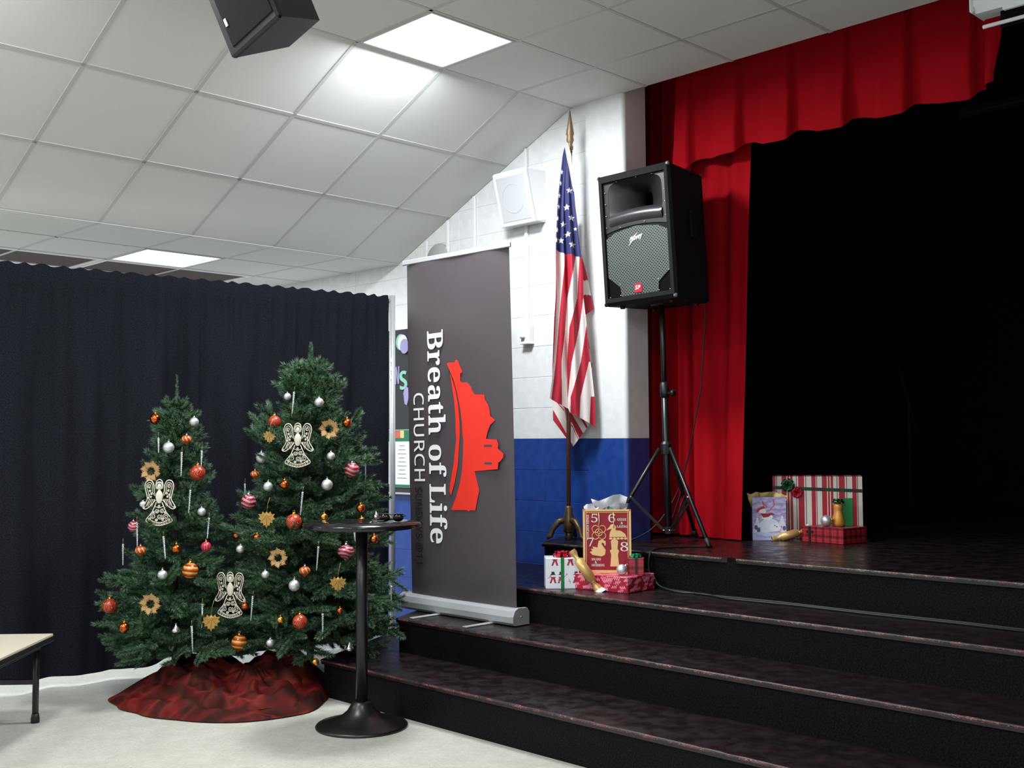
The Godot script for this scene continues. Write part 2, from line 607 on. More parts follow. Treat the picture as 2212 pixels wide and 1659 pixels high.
func make_materials() -> void:
	M.white_paint = grain(C8(226, 227, 228), 0.03, 0.02, 1.2, 0.55, 2)
	M.blue_paint = grain(C8(26, 62, 140), 0.06, 0.02, 1.2, 0.42, 3)
	M.mortar_white = mat(C8(214, 215, 216), 0.7)
	M.mortar_blue = mat(C8(22, 54, 124), 0.6)
	M.tile = grain(C8(213, 213, 210), 0.02, 0.08, 2.5, 0.85, 4)
	M.tbar = mat(C8(186, 186, 184), 0.5)
	M.field = mat(C8(213, 213, 210), 0.85)
	M.floor = tri_tex(mat(Color.WHITE, 0.34), 1.0 / 1.3)
	M.floor.albedo_texture = floor_picture()
	M.tread = tri_tex(mat(Color.WHITE, 0.3), 0.9)
	M.tread.albedo_texture = tread_picture()
	M.tread.roughness_texture = rgrey(0.55, 1.0, 0.02, 9)
	M.tread.roughness = 0.42
	M.riser = grain(C8(11, 11, 10), 0.12, 0.06, 3.0, 0.5, 8)
	M.riser.metallic_specular = 0.16
	M.nosing = []
	for k in 4:
		var m := mat(Color.WHITE, 0.5)
		m.albedo_texture = nosing_picture([0.5, 0.35, 0.02, -0.25][k], 40 + k * 3)
		M.nosing.append(m)
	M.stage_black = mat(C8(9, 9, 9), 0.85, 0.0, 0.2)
	M.drape = grain(C8(22, 23, 30), 0.12, 0.1, 2.0, 0.9, 12)
	M.drape.metallic_specular = 0.12
	M.red_cloth = grain(C8(160, 4, 18), 0.08, 0.12, 3.0, 0.85, 13)
	M.red_cloth.metallic_specular = 0.2
	M.lamp = mat(C8(240, 240, 238), 0.5)
	M.lamp.emission_enabled = true
	M.lamp.emission = Color(0.97, 0.99, 1.0)
	M.lamp.emission_energy_multiplier = 2.2
	M.return_air = grain(C8(74, 62, 58), 0.12, 0.2, 3.0, 0.8, 14)
	M.black_plastic = mat(C8(20, 20, 21), 0.42)
	M.black_metal = mat(C8(17, 17, 17), 0.34)
	M.black_carpet = grain(C8(15, 15, 16), 0.3, 0.2, 5.0, 0.8, 17)
	M.black_carpet.metallic_specular = 0.2
	M.chrome = mat(C8(205, 205, 205), 0.22, 1.0)
	M.alu = mat(C8(188, 190, 192), 0.34, 0.45)
	M.white_plastic = mat(C8(224, 225, 226), 0.4)
	M.grey_plastic = mat(C8(168, 168, 167), 0.6)
	M.speaker_cloth = grain(C8(196, 198, 202), 0.05, 0.3, 6.0, 0.9, 18)
	M.grille = tri_tex(mat(Color.WHITE, 0.4, 0.2), 1.0 / 0.078, false)
	M.grille.albedo_texture = grille_picture()
	M.badge_red = mat(C8(170, 24, 46), 0.4)
	M.ink_white = mat(C8(228, 226, 226), 0.55)
	M.banner = grain(C8(66, 59, 63), 0.05, 0.2, 3.0, 0.62, 19)
	M.banner_red = mat(C8(222, 42, 26), 0.6)
	M.ink_black = mat(C8(16, 15, 16), 0.6)
	M.wood = grain(C8(112, 62, 32), 0.2, 0.05, 6.0, 0.4, 21)
	M.bronze = mat(C8(92, 76, 52), 0.4, 0.55)
	M.brass = mat(C8(136, 116, 86), 0.45, 0.4)
	M.flag = mat(Color.WHITE, 0.75)
	M.flag.albedo_texture = flag_picture()
	M.needles = mat(Color.WHITE, 0.55)
	M.needles.vertex_color_use_as_albedo = true
	M.bark = mat(C8(52, 42, 30), 0.8)
	M.silver = mat(C8(206, 208, 210), 0.2, 1.0)
	M.silver_glitter = mat(C8(204, 206, 208), 0.42, 0.75)
	M.copper = mat(C8(196, 96, 46), 0.22, 1.0)
	M.gold = mat(C8(214, 158, 72), 0.24, 1.0)
	M.gold_glitter = grain(C8(198, 152, 72), 0.25, 0.3, 12.0, 0.42, 22)
	M.gold_glitter.metallic = 0.5
	M.tan_glitter = grain(C8(190, 146, 88), 0.2, 0.3, 12.0, 0.6, 23)
	M.tan_glitter.metallic = 0.2
	M.filigree = grain(C8(222, 212, 194), 0.12, 0.3, 14.0, 0.5, 24)
	M.icicle = mat(C8(206, 214, 214), 0.12, 0.35)
	M.thread = mat(C8(190, 170, 110), 0.5)
	for k in ["swirl", "band", "stripe", "spiral", "rib", "onion"]:
		M[k] = mat(Color.WHITE, 0.28, 0.15)
		M[k].albedo_texture = ball_picture(k)
		M[k].clearcoat_enabled = true
		M[k].clearcoat = 0.3
	M.skirt = tri_tex(mat(Color.WHITE, 0.75), 0.5)
	M.skirt.albedo_texture = ntex(0.011, [[0.34, C8(40, 14, 10)], [0.45, C8(62, 22, 15)], [0.52, C8(112, 14, 19)], [0.585, C8(106, 46, 30)], [0.68, C8(46, 15, 11)]], 26, 512, 3)
	M.skirt.metallic_specular = 0.25
	M.beige_top = grain(C8(196, 187, 165), 0.04, 0.1, 2.0, 0.4, 27)
	M.snow_paper = mat(Color.WHITE, 0.4)
	M.snow_paper.albedo_texture = snowman_paper()
	M.white_paper = mat(C8(214, 217, 224), 0.4)
	M.script = tri_tex(mat(Color.WHITE, 0.35), 1.0 / 0.3, false)
	M.script.albedo_texture = script_paper()
	M.plaid = tri_tex(mat(Color.WHITE, 0.35), 1.0 / 0.1, false)
	M.plaid.albedo_texture = plaid_picture(C8(56, 14, 22), C8(150, 30, 40), C8(206, 120, 120))
	M.stripes = mat(Color.WHITE, 0.4)
	M.stripes.albedo_texture = stripe_paper()
	M.winter = mat(Color.WHITE, 0.3)
	M.winter.albedo_texture = winter_picture()
	M.bag_red = grain(C8(150, 20, 36), 0.05, 0.1, 4.0, 0.38, 28)
	M.bag_gold = mat(C8(234, 198, 138), 0.38, 0.1)
	M.bag_side = mat(C8(70, 52, 110), 0.4)
	M.ribbon_green = mat(C8(6, 116, 52), 0.35)
	M.bow_red = mat(C8(180, 10, 42), 0.2, 0.35)
	M.bow_green = mat(C8(12, 128, 84), 0.2, 0.35)
	M.bow_dark_green = mat(C8(12, 74, 38), 0.25, 0.3)
	M.ribbon_dark = mat(C8(34, 24, 20), 0.4)
	M.tissue_white = mat(C8(212, 212, 220), 0.7)
	M.tissue_green = mat(C8(70, 128, 100), 0.7)
	M.tissue_gold = mat(C8(206, 180, 122), 0.55, 0.2)
	M.gold_foil = mat(C8(204, 164, 104), 0.3, 0.4)
	M.green_foil = grain(C8(20, 128, 58), 0.2, 0.3, 14.0, 0.25, 29)
	M.green_foil.metallic = 0.4
	M.tan_figure = mat(C8(206, 146, 66), 0.35, 0.15)
	M.rubber = mat(C8(12, 12, 12), 0.55)
	M.board = mat(C8(44, 46, 49), 0.8)
	M.mint = mat(C8(132, 190, 166), 0.7)
	M.lavender = mat(C8(150, 148, 188), 0.7)
	M.cream = mat(C8(222, 226, 216), 0.7)
	M.poster = mat(C8(224, 226, 226), 0.6)
	M.poster_green = mat(C8(22, 110, 80), 0.6)
	M.poster_orange = mat(C8(196, 96, 72), 0.6)
	M.poster_sand = mat(C8(214, 190, 130), 0.6)
	M.grey_ink = mat(C8(110, 112, 114), 0.6)

# ------------------------------------------------------------------ the room
func area_lamp(at: Vector3, energy: float, parent: Node3D) -> void:
	var l := AreaLight3D.new()
	l.name = "panel_light"
	l.area_size = Vector2(0.55, 0.55)
	l.light_energy = energy
	l.light_color = Color(0.965, 0.985, 1.0)
	l.area_range = 14.0
	l.shadow_enabled = true
	l.rotation_degrees.x = -90
	l.position = at
	parent.add_child(l)

func troffer(x: float, y: float, z: float, energy: float, label: String) -> void:
	var t := thing("ceiling_light", label, "ceiling light", Vector3(x, y, z), 0, "recessed ceiling lights")
	var st := ST(false)
	for s in [-1, 1]:
		cbox(st, T3(Vector3(s * 0.292, 0.006, 0)), Vector3(0.016, 0.016, 0.6), 0.002)
		cbox(st, T3(Vector3(0, 0.006, s * 0.292)), Vector3(0.568, 0.016, 0.016), 0.002)
	add(t, "frame", st, M.tbar)
	put(t, "diffuser", box_mesh(Vector3(0.57, 0.008, 0.57), 0.001), M.lamp, T3(Vector3(0, 0.008, 0)))
	area_lamp(Vector3(0, -0.008, 0), energy, t)

func build_ceiling() -> void:
	var c := thing("ceiling", "white acoustic tile ceiling, flat over the stage edge and sloping down on one side", "ceiling", Vector3.ZERO, 0, "", "structure")
	var rake := Vector2(CX1 - CX0, H2 - H1)
	var ang := atan2(rake.y, rake.x)
	var SL := rake.length() / 3.0
	var zl := [0.0]
	for k in range(-2, 10):
		zl.append(ZL + k * SZ)
	zl.append(9.5)
	var cols := {}
	var tile := func(w: float, d: float, xf: Transform3D) -> void:
		var key := "%.3f %.3f" % [w, d]
		if not cols.has(key):
			cols[key] = box_mesh(Vector3(w, 0.014, d), 0.003)
		put(c, "ceiling_tile", cols[key], M.tile, xf)
	for j in zl.size() - 2:
		var z0: float = zl[j]
		var z1: float = zl[j + 1]
		var d := z1 - z0 - 0.004
		var zc := (z0 + z1) / 2
		for i in 9:
			if i == 0 and j in [2, 6, 10] or i in [4, 8] and j == 10 or i == 5 and j == 6:
				continue
			tile.call(SX - 0.004, d, T3(Vector3(CX0 + (i + 0.5) * SX, H1 + 0.011, zc)))
		for i in 3:
			var up := Vector2(-sin(ang), cos(ang))
			if up.y < 0:
				up = -up
			var p := Vector2(CX0, H1) + rake * ((i + 0.5) / 3.0) + up * 0.011
			tile.call(SL - 0.004, d, Transform3D(Basis(Vector3(-rake.x, -rake.y, 0).normalized(), Vector3(up.x, up.y, 0), Vector3(0, 0, 1)), Vector3(p.x, p.y, zc)))
		for i in 5:
			if i == 1 and j in [2, 6, 10] or i == 2 and (j in [1, 2, 3, 4]):
				continue
			tile.call(SX - 0.004, d, T3(Vector3(CX1 - (i + 0.5) * SX, H2 + 0.011, zc)))
	# metal bars of the grid
	var bar := func(a: Vector3, b: Vector3, up: Vector3) -> void:
		var st := ST(false)
		var f := (b - a).normalized()
		cbox(st, Transform3D(Basis(f.cross(up).normalized(), up, -f), (a + b) / 2 + up * 0.004), Vector3(0.024, 0.005, a.distance_to(b)), 0.001)
		add(c, "grid_bar", st, M.tbar)
	for i in 10:
		bar.call(Vector3(CX0 + i * SX, H1, 0), Vector3(CX0 + i * SX, H1, 9.5), Vector3.UP)
	var rup := Vector3(-sin(ang), cos(ang), 0)
	if rup.y < 0:
		rup = -rup
	for i in [1, 2]:
		var p: Vector2 = Vector2(CX0, H1) + rake * (i / 3.0)
		bar.call(Vector3(p.x, p.y, 0), Vector3(p.x, p.y, 9.5), rup)
	for i in 6:
		bar.call(Vector3(CX1 - i * SX, H2, 0), Vector3(CX1 - i * SX, H2, 9.5), Vector3.UP)
	for j in range(1, zl.size() - 1):
		bar.call(Vector3(CX0, H1, zl[j]), Vector3(CX0 + 9 * SX, H1, zl[j]), Vector3.UP)
		bar.call(Vector3(CX0, H1, zl[j]), Vector3(CX1, H2, zl[j]), rup)
		bar.call(Vector3(CX1, H2, zl[j]), Vector3(CX1 - 5 * SX, H2, zl[j]), Vector3.UP)
	# unseen slabs added to block light, and the plain ceiling out towards the far walls
	var st := ST(false)
	cbox(st, T3(Vector3((CX0 + 7.5) / 2, H1 + 0.08, 4.75)), Vector3(7.5 - CX0, 0.1, 9.5))
	cbox(st, T3(Vector3((CX1 - 6.6) / 2, H2 + 0.08, 4.75)), Vector3(CX1 + 6.6, 0.1, 9.5))
	var mid := Vector2(CX0, H1) + rake * 0.5
	cbox(st, Transform3D(Basis(Vector3(-rake.x, -rake.y, 0).normalized(), rup, Vector3(0, 0, 1)), Vector3(mid.x, mid.y, 4.75) + rup * 0.08), Vector3(rake.length() + 0.12, 0.1, 9.5))
	add(c, "light_block_slab", st, M.field)
	st = ST(false)
	cbox(st, T3(Vector3((CX0 + 9 * SX + 7.5) / 2, H1 + 0.012, 4.75)), Vector3(7.5 - CX0 - 9 * SX, 0.02, 9.5))
	cbox(st, T3(Vector3((CX1 - 5 * SX - 6.6) / 2, H2 + 0.012, 4.75)), Vector3(CX1 - 5 * SX + 6.6, 0.02, 9.5))
	cbox(st, T3(Vector3((CX0 + CX0 + 9 * SX) / 2, H1 + 0.012, 8.42)), Vector3(9 * SX, 0.02, 2.16))
	cbox(st, T3(Vector3(CX1 - 2.5 * SX, H2 + 0.012, 8.42)), Vector3(5 * SX, 0.02, 2.16))
	add(c, "ceiling_field", st, M.field)

func build_room() -> void:
	# floor
	var fl := thing("floor", "pale speckled vinyl floor in front of the black steps", "floor", Vector3.ZERO, 0, "", "structure")
	put(fl, "vinyl_sheet", box_mesh(Vector3(14.1, 0.1, 9.7)), M.floor, T3(Vector3(0.45, -0.05, 4.75)))
	# the block wall beside the stage
	var w := thing("wall_back", "painted concrete block wall, white above and blue below, beside the stage", "wall", Vector3.ZERO, 0, "", "structure")
	var core := ST(false)
	cbox(core, T3(Vector3(-3.92, (BLUE_Y + 3.7) / 2, -0.104)), Vector3(5.36, 3.7 - BLUE_Y, 0.2))
	add(w, "mortar", core, M.mortar_white)
	core = ST(false)
	cbox(core, T3(Vector3(-3.92, BLUE_Y / 2, -0.104)), Vector3(5.36, BLUE_Y, 0.2))
	add(w, "mortar", core, M.mortar_blue)
	var block := box_mesh(Vector3(0.4058, 0.2014, 0.02), 0.0016)
	for r in range(-6, 11):
		var y := BLUE_Y + (r + 0.5) * 0.2032
		for k in 10:
			var x := -1.241 - (k + 0.5) * 0.4064
			if y - 0.1 > (H1 if x > CX0 else (H2 if x < CX1 - 0.2 else lerpf(H1, H2, (x + 0.2 - CX0) / (CX1 - CX0)))):
				continue
			put(w, "block", block, M.white_paint if r >= 0 else M.blue_paint, T3(Vector3(x, y, -0.0113)))
	var st := ST(false)
	cbox(st, T3(Vector3(-3.92, 0.085, -0.01)), Vector3(5.36, 0.17, 0.02), 0.002)
	add(w, "base_course", st, M.blue_paint)
	# pilaster with a rounded corner, then the side of the stage opening
	for part in 2:
		var y0 := 0.0 if part == 0 else BLUE_Y
		var y1 := BLUE_Y if part == 0 else 3.66
		var o := [Vector2(-1.241, -0.21), Vector2(-1.241, 0.012)]
		for k in 9:
			var an := PI / 2 * k / 8.0
			o.append(Vector2(-0.965 + 0.03 * sin(an), -0.018 + 0.03 * cos(an)))
		o.append(Vector2(-0.935, -0.21))
		st = ST(false)
		slab(st, o, y0, y1)
		add(w, "pilaster", st, M.blue_paint if part == 0 else M.white_paint)
	# the other walls of the hall
	for a in [["wall_left", Vector3(-6.7, 1.85, 4.6), Vector3(0.2, 3.7, 9.8)], ["wall_right", Vector3(7.6, 1.85, 4.6), Vector3(0.2, 3.7, 9.8)], ["wall_front", Vector3(0.45, 1.85, 9.6), Vector3(14.3, 3.7, 0.2)]]:
		var k := thing(a[0], "plain white hall wall " + {"wall_left": "behind the black drape", "wall_right": "across the hall from the drape", "wall_front": "facing the stage"}[a[0]], "wall", Vector3.ZERO, 0, "", "structure")
		put(k, "plaster", box_mesh(a[2]), M.white_paint, T3(a[1]))
	var k2 := thing("wall_stage_right", "white wall beyond the far side of the stage opening", "wall", Vector3.ZERO, 0, "", "structure")
	put(k2, "plaster", box_mesh(Vector3(1.5, 3.7, 0.2)), M.white_paint, T3(Vector3(6.75, 1.85, -0.1)))
	# the dark stage house
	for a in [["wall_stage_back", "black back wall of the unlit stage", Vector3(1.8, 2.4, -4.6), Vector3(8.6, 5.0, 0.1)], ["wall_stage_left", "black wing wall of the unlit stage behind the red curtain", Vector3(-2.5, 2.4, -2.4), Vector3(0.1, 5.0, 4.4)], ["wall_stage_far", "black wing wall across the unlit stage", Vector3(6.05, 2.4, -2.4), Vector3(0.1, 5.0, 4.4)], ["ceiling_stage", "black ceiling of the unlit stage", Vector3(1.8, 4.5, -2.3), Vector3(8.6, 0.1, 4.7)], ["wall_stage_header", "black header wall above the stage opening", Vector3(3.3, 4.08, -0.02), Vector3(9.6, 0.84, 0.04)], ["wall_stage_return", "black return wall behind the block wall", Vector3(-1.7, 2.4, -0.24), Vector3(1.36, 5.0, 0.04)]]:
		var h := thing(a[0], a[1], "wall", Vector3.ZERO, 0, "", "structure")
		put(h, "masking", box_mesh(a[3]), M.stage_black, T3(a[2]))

func build_steps() -> void:
	var s := thing("stage_steps", "black painted wooden steps with worn edges rising to the stage", "steps", Vector3.ZERO, 0, "", "structure")
	for k in range(1, 5):
		var y1: float = LEVEL_Y[k]
		var y0: float = LEVEL_Y[k - 1]
		var z: float = LEVEL_Z[k]
		var x: float = LEVEL_X[k]
		var notch := [Vector2(0.012, z), Vector2(0.035, z - 0.012), Vector2(0.05, z - 0.035), Vector2(0.066, z - 0.02), Vector2(0.1, z)]
		var outline := [Vector2(x, z)]
		if k == 4:
			outline.append_array(notch)
		outline.append(Vector2(5.99, z))
		if k == 4:
			outline.append_array([Vector2(5.99, -4.5), Vector2(-2.44, -4.5), Vector2(-2.44, -0.27), Vector2(-0.93, -0.27), Vector2(-0.93, 0.014), Vector2(x - SPLAY * z, 0.014)])
		else:
			outline.append_array([Vector2(5.99, 0.014), Vector2(x - SPLAY * z, 0.014)])
		var st := ST(false)
		slab(st, outline, y1 - 0.024, y1)
		add(s, "tread", st, M.tread)
		var inner := [Vector2(x + 0.012, z - 0.012), Vector2(5.98, z - 0.012), Vector2(5.98, 0.016), Vector2(x + 0.012 - SPLAY * z, 0.016)]
		st = ST(false)
		slab(st, inner, 0.0 if k == 1 else y0 - 0.02, y1 - 0.024)
		add(s, "riser", st, M.riser)
		# rounded, rubbed edge of the tread, slightly uneven
		st = ST(true)
		var spans := [[x, 0.012], [0.1, 5.98]] if k == 4 else [[x, 5.98]]
		var n := noise(2.4, 3, 60 + k)
		for sp in spans:
			var steps := int((sp[1] - sp[0]) / 0.04) + 1
			for i in steps:
				var xa: float = lerpf(sp[0], sp[1], float(i) / steps)
				var xb: float = lerpf(sp[0], sp[1], float(i + 1) / steps)
				for j in 5:
					var e := []
					for q in [[xa, j], [xb, j], [xb, j + 1], [xa, j + 1]]:
						var an: float = PI * (q[1] / 5.0) - PI / 2
						var r: float = 0.0068 + 0.0014 * n.get_noise_1d(q[0] * 20.0)
						e.append([Vector3(q[0], y1 - 0.0068 + sin(an) * r + 0.0006, z - 0.002 + cos(an) * r), Vector2(q[0] * 0.55, q[1] / 5.0)])
					quad(st, e[0][0], e[1][0], e[2][0], e[3][0], Vector3(0, 0.4, 1), [e[0][1], e[1][1], e[2][1], e[3][1]])
		add(s, "nosing", st, M.nosing[k - 1])

func build_fittings() -> void:
	# return air panels in the low ceiling
	for a in [[1.102, "dark brown return air panel in the low ceiling beside the far light"], [2.335, "dark brown return air panel in the low ceiling over the drape"]]:
		var t := thing("ceiling_vent", a[1], "vent", Vector3(CX1 - 2.5 * SX, H2, a[0]), 0, "dark vents in the low ceiling")
		put(t, "panel", box_mesh(Vector3(0.5, 0.01, 1.16), 0.001), M.return_air, T3(Vector3(0, 0.012, 0)))
		var st := ST(false)
		for s in [-1, 1]:
			cbox(st, T3(Vector3(s * 0.272, 0.006, 0)), Vector3(0.05, 0.014, 1.22), 0.002)
			cbox(st, T3(Vector3(0, 0.006, s * 0.594)), Vector3(0.5, 0.014, 0.03), 0.002)
		add(t, "frame", st, M.white_plastic)
	# sloping white speaker on the block wall
	var w := thing("wall_speaker", "white sloping wall speaker box high on the block wall", "speaker", Vector3(-1.76, 2.815, 0))
	var st := ST(false)
	var side := [Vector2(0, 0.02), Vector2(0.1, 0.0), Vector2(0.185, 0.33), Vector2(0, 0.345)]
	for s in [-1, 1]:
		extrude(st, side, 0.014, Transform3D(Basis(Vector3(0, 0, 1), Vector3(0, 1, 0), Vector3(1, 0, 0) * -1), Vector3(s * 0.145 + 0.007, 0, 0)))
	cbox(st, T3(Vector3(0, 0.336, 0.092)), Vector3(0.3, 0.016, 0.19), 0.003)
	cbox(st, T3(Vector3(0, 0.012, 0.05)), Vector3(0.3, 0.016, 0.1), 0.003)
	add(w, "cabinet", st, M.white_plastic)
	var tilt := atan2(0.085, 0.33)
	var face := Transform3D(Basis(Vector3.RIGHT, tilt), Vector3(0, 0.166, 0.142))
	put(w, "frame", box_mesh(Vector3(0.315, 0.352, 0.012), 0.004), M.white_plastic, face)
	put(w, "grille_cloth", box_mesh(Vector3(0.262, 0.296, 0.006), 0.002), M.speaker_cloth, face * T3(Vector3(0, 0, 0.006)))
	st = ST()
	var ring := []
	for k in 28:
		ring.append(face * Vector3(cos(TAU * k / 28) * 0.095, sin(TAU * k / 28) * 0.095, 0.0088))
	tube(st, ring, 0.0025, 5, true)
	add(w, "cone_rim", st, M.speaker_cloth)
	# raceways and pipes on the wall
	for a in [[-1.775, 2.16, 2.85, "white cable raceway running from the wall speaker down to the small switch box"], [-1.775, 3.185, 3.34, "short white raceway above the wall speaker"], [-2.286, 1.9, 3.1, "white vertical pipe on the wall behind the banner, nearer the wall speaker"], [-2.566, 1.9, 2.97, "white vertical pipe on the wall behind the banner, beside the grey disc"], [-2.80, 1.9, 2.85, "white vertical pipe on the wall behind the banner's far end"]]:
		st = ST(false)
		cbox(st, T3(Vector3(0, (a[2] - a[1]) / 2, 0.011)), Vector3(0.024, a[2] - a[1], 0.022), 0.003)
		var o := add(self, numbered("wall_raceway"), st, M.white_plastic, T3(Vector3(a[0], a[1], 0)))
		tag(o, a[3], "raceway", "white raceways on the block wall")
	var sw := thing("wall_switch", "small white switch box on the block wall under the raceway", "switch", Vector3(-1.765, 2.02, 0))
	put(sw, "box", box_mesh(Vector3(0.078, 0.13, 0.045), 0.004), M.white_plastic, T3(Vector3(0, 0.07, 0.0225)))
	put(sw, "lever", box_mesh(Vector3(0.03, 0.012, 0.03), 0.003), M.grey_plastic, T3(Vector3(-0.012, 0.045, 0.052)))
	put(sw, "lip", box_mesh(Vector3(0.088, 0.01, 0.05), 0.002), M.white_plastic, T3(Vector3(0, 0.006, 0.025)))
	var dd := thing("wall_disc", "grey round disc on the wall just above the banner's top rail", "wall disc", Vector3(-2.668, 2.69, 0))
	st = ST()
	lathe(st, [Vector2(0, 0), Vector2(0.125, 0), Vector2(0.125, 0.018), Vector2(0.118, 0.026), Vector2(0, 0.026)], 32, Transform3D(Basis(Vector3.RIGHT, PI / 2), Vector3.ZERO))
	add(dd, "plate", st, M.grey_plastic)
	st = ST()
	lathe(st, [Vector2(0, 0.026), Vector2(0.02, 0.026), Vector2(0.016, 0.034), Vector2(0, 0.036)], 16, Transform3D(Basis(Vector3.RIGHT, PI / 2), Vector3.ZERO))
	add(dd, "hub", st, M.white_plastic)
	# notice board with cut-out letters
	var b := thing("notice_board", "black paper notice board on the block wall between the drape and the banner", "notice board", Vector3(-3.35, 0.99, 0))
	put(b, "backing", box_mesh(Vector3(1.0, 1.22, 0.016), 0.002), M.board, T3(Vector3(0, 0.62, 0.0095)))
	st = ST(false)
	cbox(st, T3(Vector3(0, 0.006, 0.02)), Vector3(1.02, 0.014, 0.04), 0.003)
	add(b, "tray", st, M.alu)
	for a in [["W", 0.225, 1.874 - 0.99, M.lavender, Vector2(0.075, 0.13)], ["S", 3.35 - 3.05, 1.83 - 0.99, M.mint, Vector2(0.085, 0.14)]]:
		var x: float = a[1]
		letters(b, "letter", a[0], "Droid Sans", a[4], a[3], Transform3D(Basis(Vector3.BACK, 0.08), Vector3(x - 0.045, a[2] - 0.065, 0.019)), true, false, 0.006)
	for a in [[0.26, 1.135, 0.055, M.mint, 0.02], [0.29, 1.128, 0.055, M.cream, 0.026], [0.318, 1.10, 0.05, M.lavender, 0.032]]:
		st = ST(false)
		var o := []
		for k in 24:
			o.append(Vector2(cos(TAU * k / 24) * a[2], sin(TAU * k / 24) * a[2] * 1.1))
		extrude(st, o, 0.004, T3(Vector3(a[0], a[1], a[4])))
		add(b, "paper_dot", st, a[3])
	st = ST(false)
	extrude(st, [Vector2(0, 0.07), Vector2(0.035, 0.06), Vector2(0.045, 0), Vector2(0.02, -0.07), Vector2(-0.005, -0.06), Vector2(-0.02, 0.02)], 0.006, T3(Vector3(0.315, 0.73, 0.02)))
	add(b, "paper_drop", st, M.lavender)
	var p := thing("wall_poster", "white lesson poster with green header pinned to the black notice board", "poster", Vector3(-3.115, 1.04, 0.02))
	put(p, "sheet", box_mesh(Vector3(0.26, 0.43, 0.003), 0.0005), M.poster, T3(Vector3(0, 0.215, 0.002)))
	put(p, "header", box_mesh(Vector3(0.26, 0.085, 0.002), 0.0004), M.poster_green, T3(Vector3(0, 0.385, 0.004)))
	put(p, "footer", box_mesh(Vector3(0.26, 0.02, 0.002), 0.0004), M.poster_green, T3(Vector3(0, 0.012, 0.004)))
	put(p, "header_patch", box_mesh(Vector3(0.05, 0.055, 0.002), 0.0004), M.poster_orange, T3(Vector3(-0.005, 0.395, 0.0055)))
	put(p, "header_patch", box_mesh(Vector3(0.045, 0.055, 0.002), 0.0004), M.poster_sand, T3(Vector3(0.045, 0.395, 0.0055)))
	for k in 9:
		put(p, "print_line", box_mesh(Vector3(0.06 + 0.05 * fposmod(k * 0.37, 1.0), 0.004, 0.001)), M.grey_ink, T3(Vector3(0.04, 0.31 - k * 0.03, 0.004)))

func build_hanging_speaker() -> void:
	# axes read from the photograph: x along the lower edge of its front, y up the front, z out of the front
	var r := Vector3(0.705, 0, -0.709)
	var f := Vector3(-0.708, 0.052, -0.704)
	var u := r.cross(f).normalized()
	var bi := r * 0.917 + u * 0.392
	var ph := deg_to_rad(40.0)
	var bx := (bi.normalized() * cos(ph) - f * sin(ph)).normalized()
	var by := (-r * 0.345 + u * 0.939).normalized()
	var bz := bx.cross(by).normalized()
	by = bz.cross(bx).normalized()
	var t := thing("hanging_speaker", "black loudspeaker hung at a tilt under the high ceiling", "speaker", Vector3(-0.125, 2.965, 3.16))
	var B := Basis(bx, by, bz)
	var st := ST(false)
	# cabinet narrows towards the back
	var fr := [Vector3(-0.15, -0.125, 0), Vector3(0.15, -0.125, 0), Vector3(0.15, 0.125, 0), Vector3(-0.15, 0.125, 0)]
	var bk := [Vector3(-0.1, -0.105, -0.24), Vector3(0.1, -0.105, -0.24), Vector3(0.1, 0.105, -0.24), Vector3(-0.1, 0.105, -0.24)]
	for k in 4:
		var k2 := (k + 1) % 4
		quad(st, fr[k], fr[k2], bk[k2], bk[k], (fr[k] + fr[k2]) * Vector3(1, 1, 0))
	quad(st, bk[0], bk[1], bk[2], bk[3], Vector3(0, 0, -1))
	cbox(st, T3(Vector3(0, 0, 0.0)), Vector3(0.306, 0.256, 0.03), 0.008)
	add(t, "cabinet", st, M.black_plastic, Transform3D(B, Vector3.ZERO))
	put(t, "grille", box_mesh(Vector3(0.26, 0.2, 0.012), 0.003), M.black_carpet, Transform3D(B, B * Vector3(0.012, 0, 0.013)))
	put(t, "badge", box_mesh(Vector3(0.014, 0.03, 0.004), 0.001), M.white_plastic, Transform3D(B, B * Vector3(-0.1, -0.01, 0.021)))
	st = ST()
	tube(st, [Vector3(0, 0.05, 0), Vector3(0.0, 0.2, 0.0), Vector3(0, H1 - 2.965, 0)], 0.012, 10)
	add(t, "hanger_pole", st, M.black_metal)
	st = ST(false)
	cbox(st, T3(Vector3(0, H1 - 2.965 - 0.006, 0)), Vector3(0.12, 0.012, 0.12), 0.003)
	add(t, "ceiling_plate", st, M.black_metal)
	st = ST()
	tube(st, [B * Vector3(0.15, -0.02, -0.1), B * Vector3(0.19, 0.02, -0.1), B * Vector3(0.19, 0.1, -0.08), B * Vector3(0.1, 0.16, -0.05)], 0.005, 6)
	add(t, "cable", st, M.rubber)

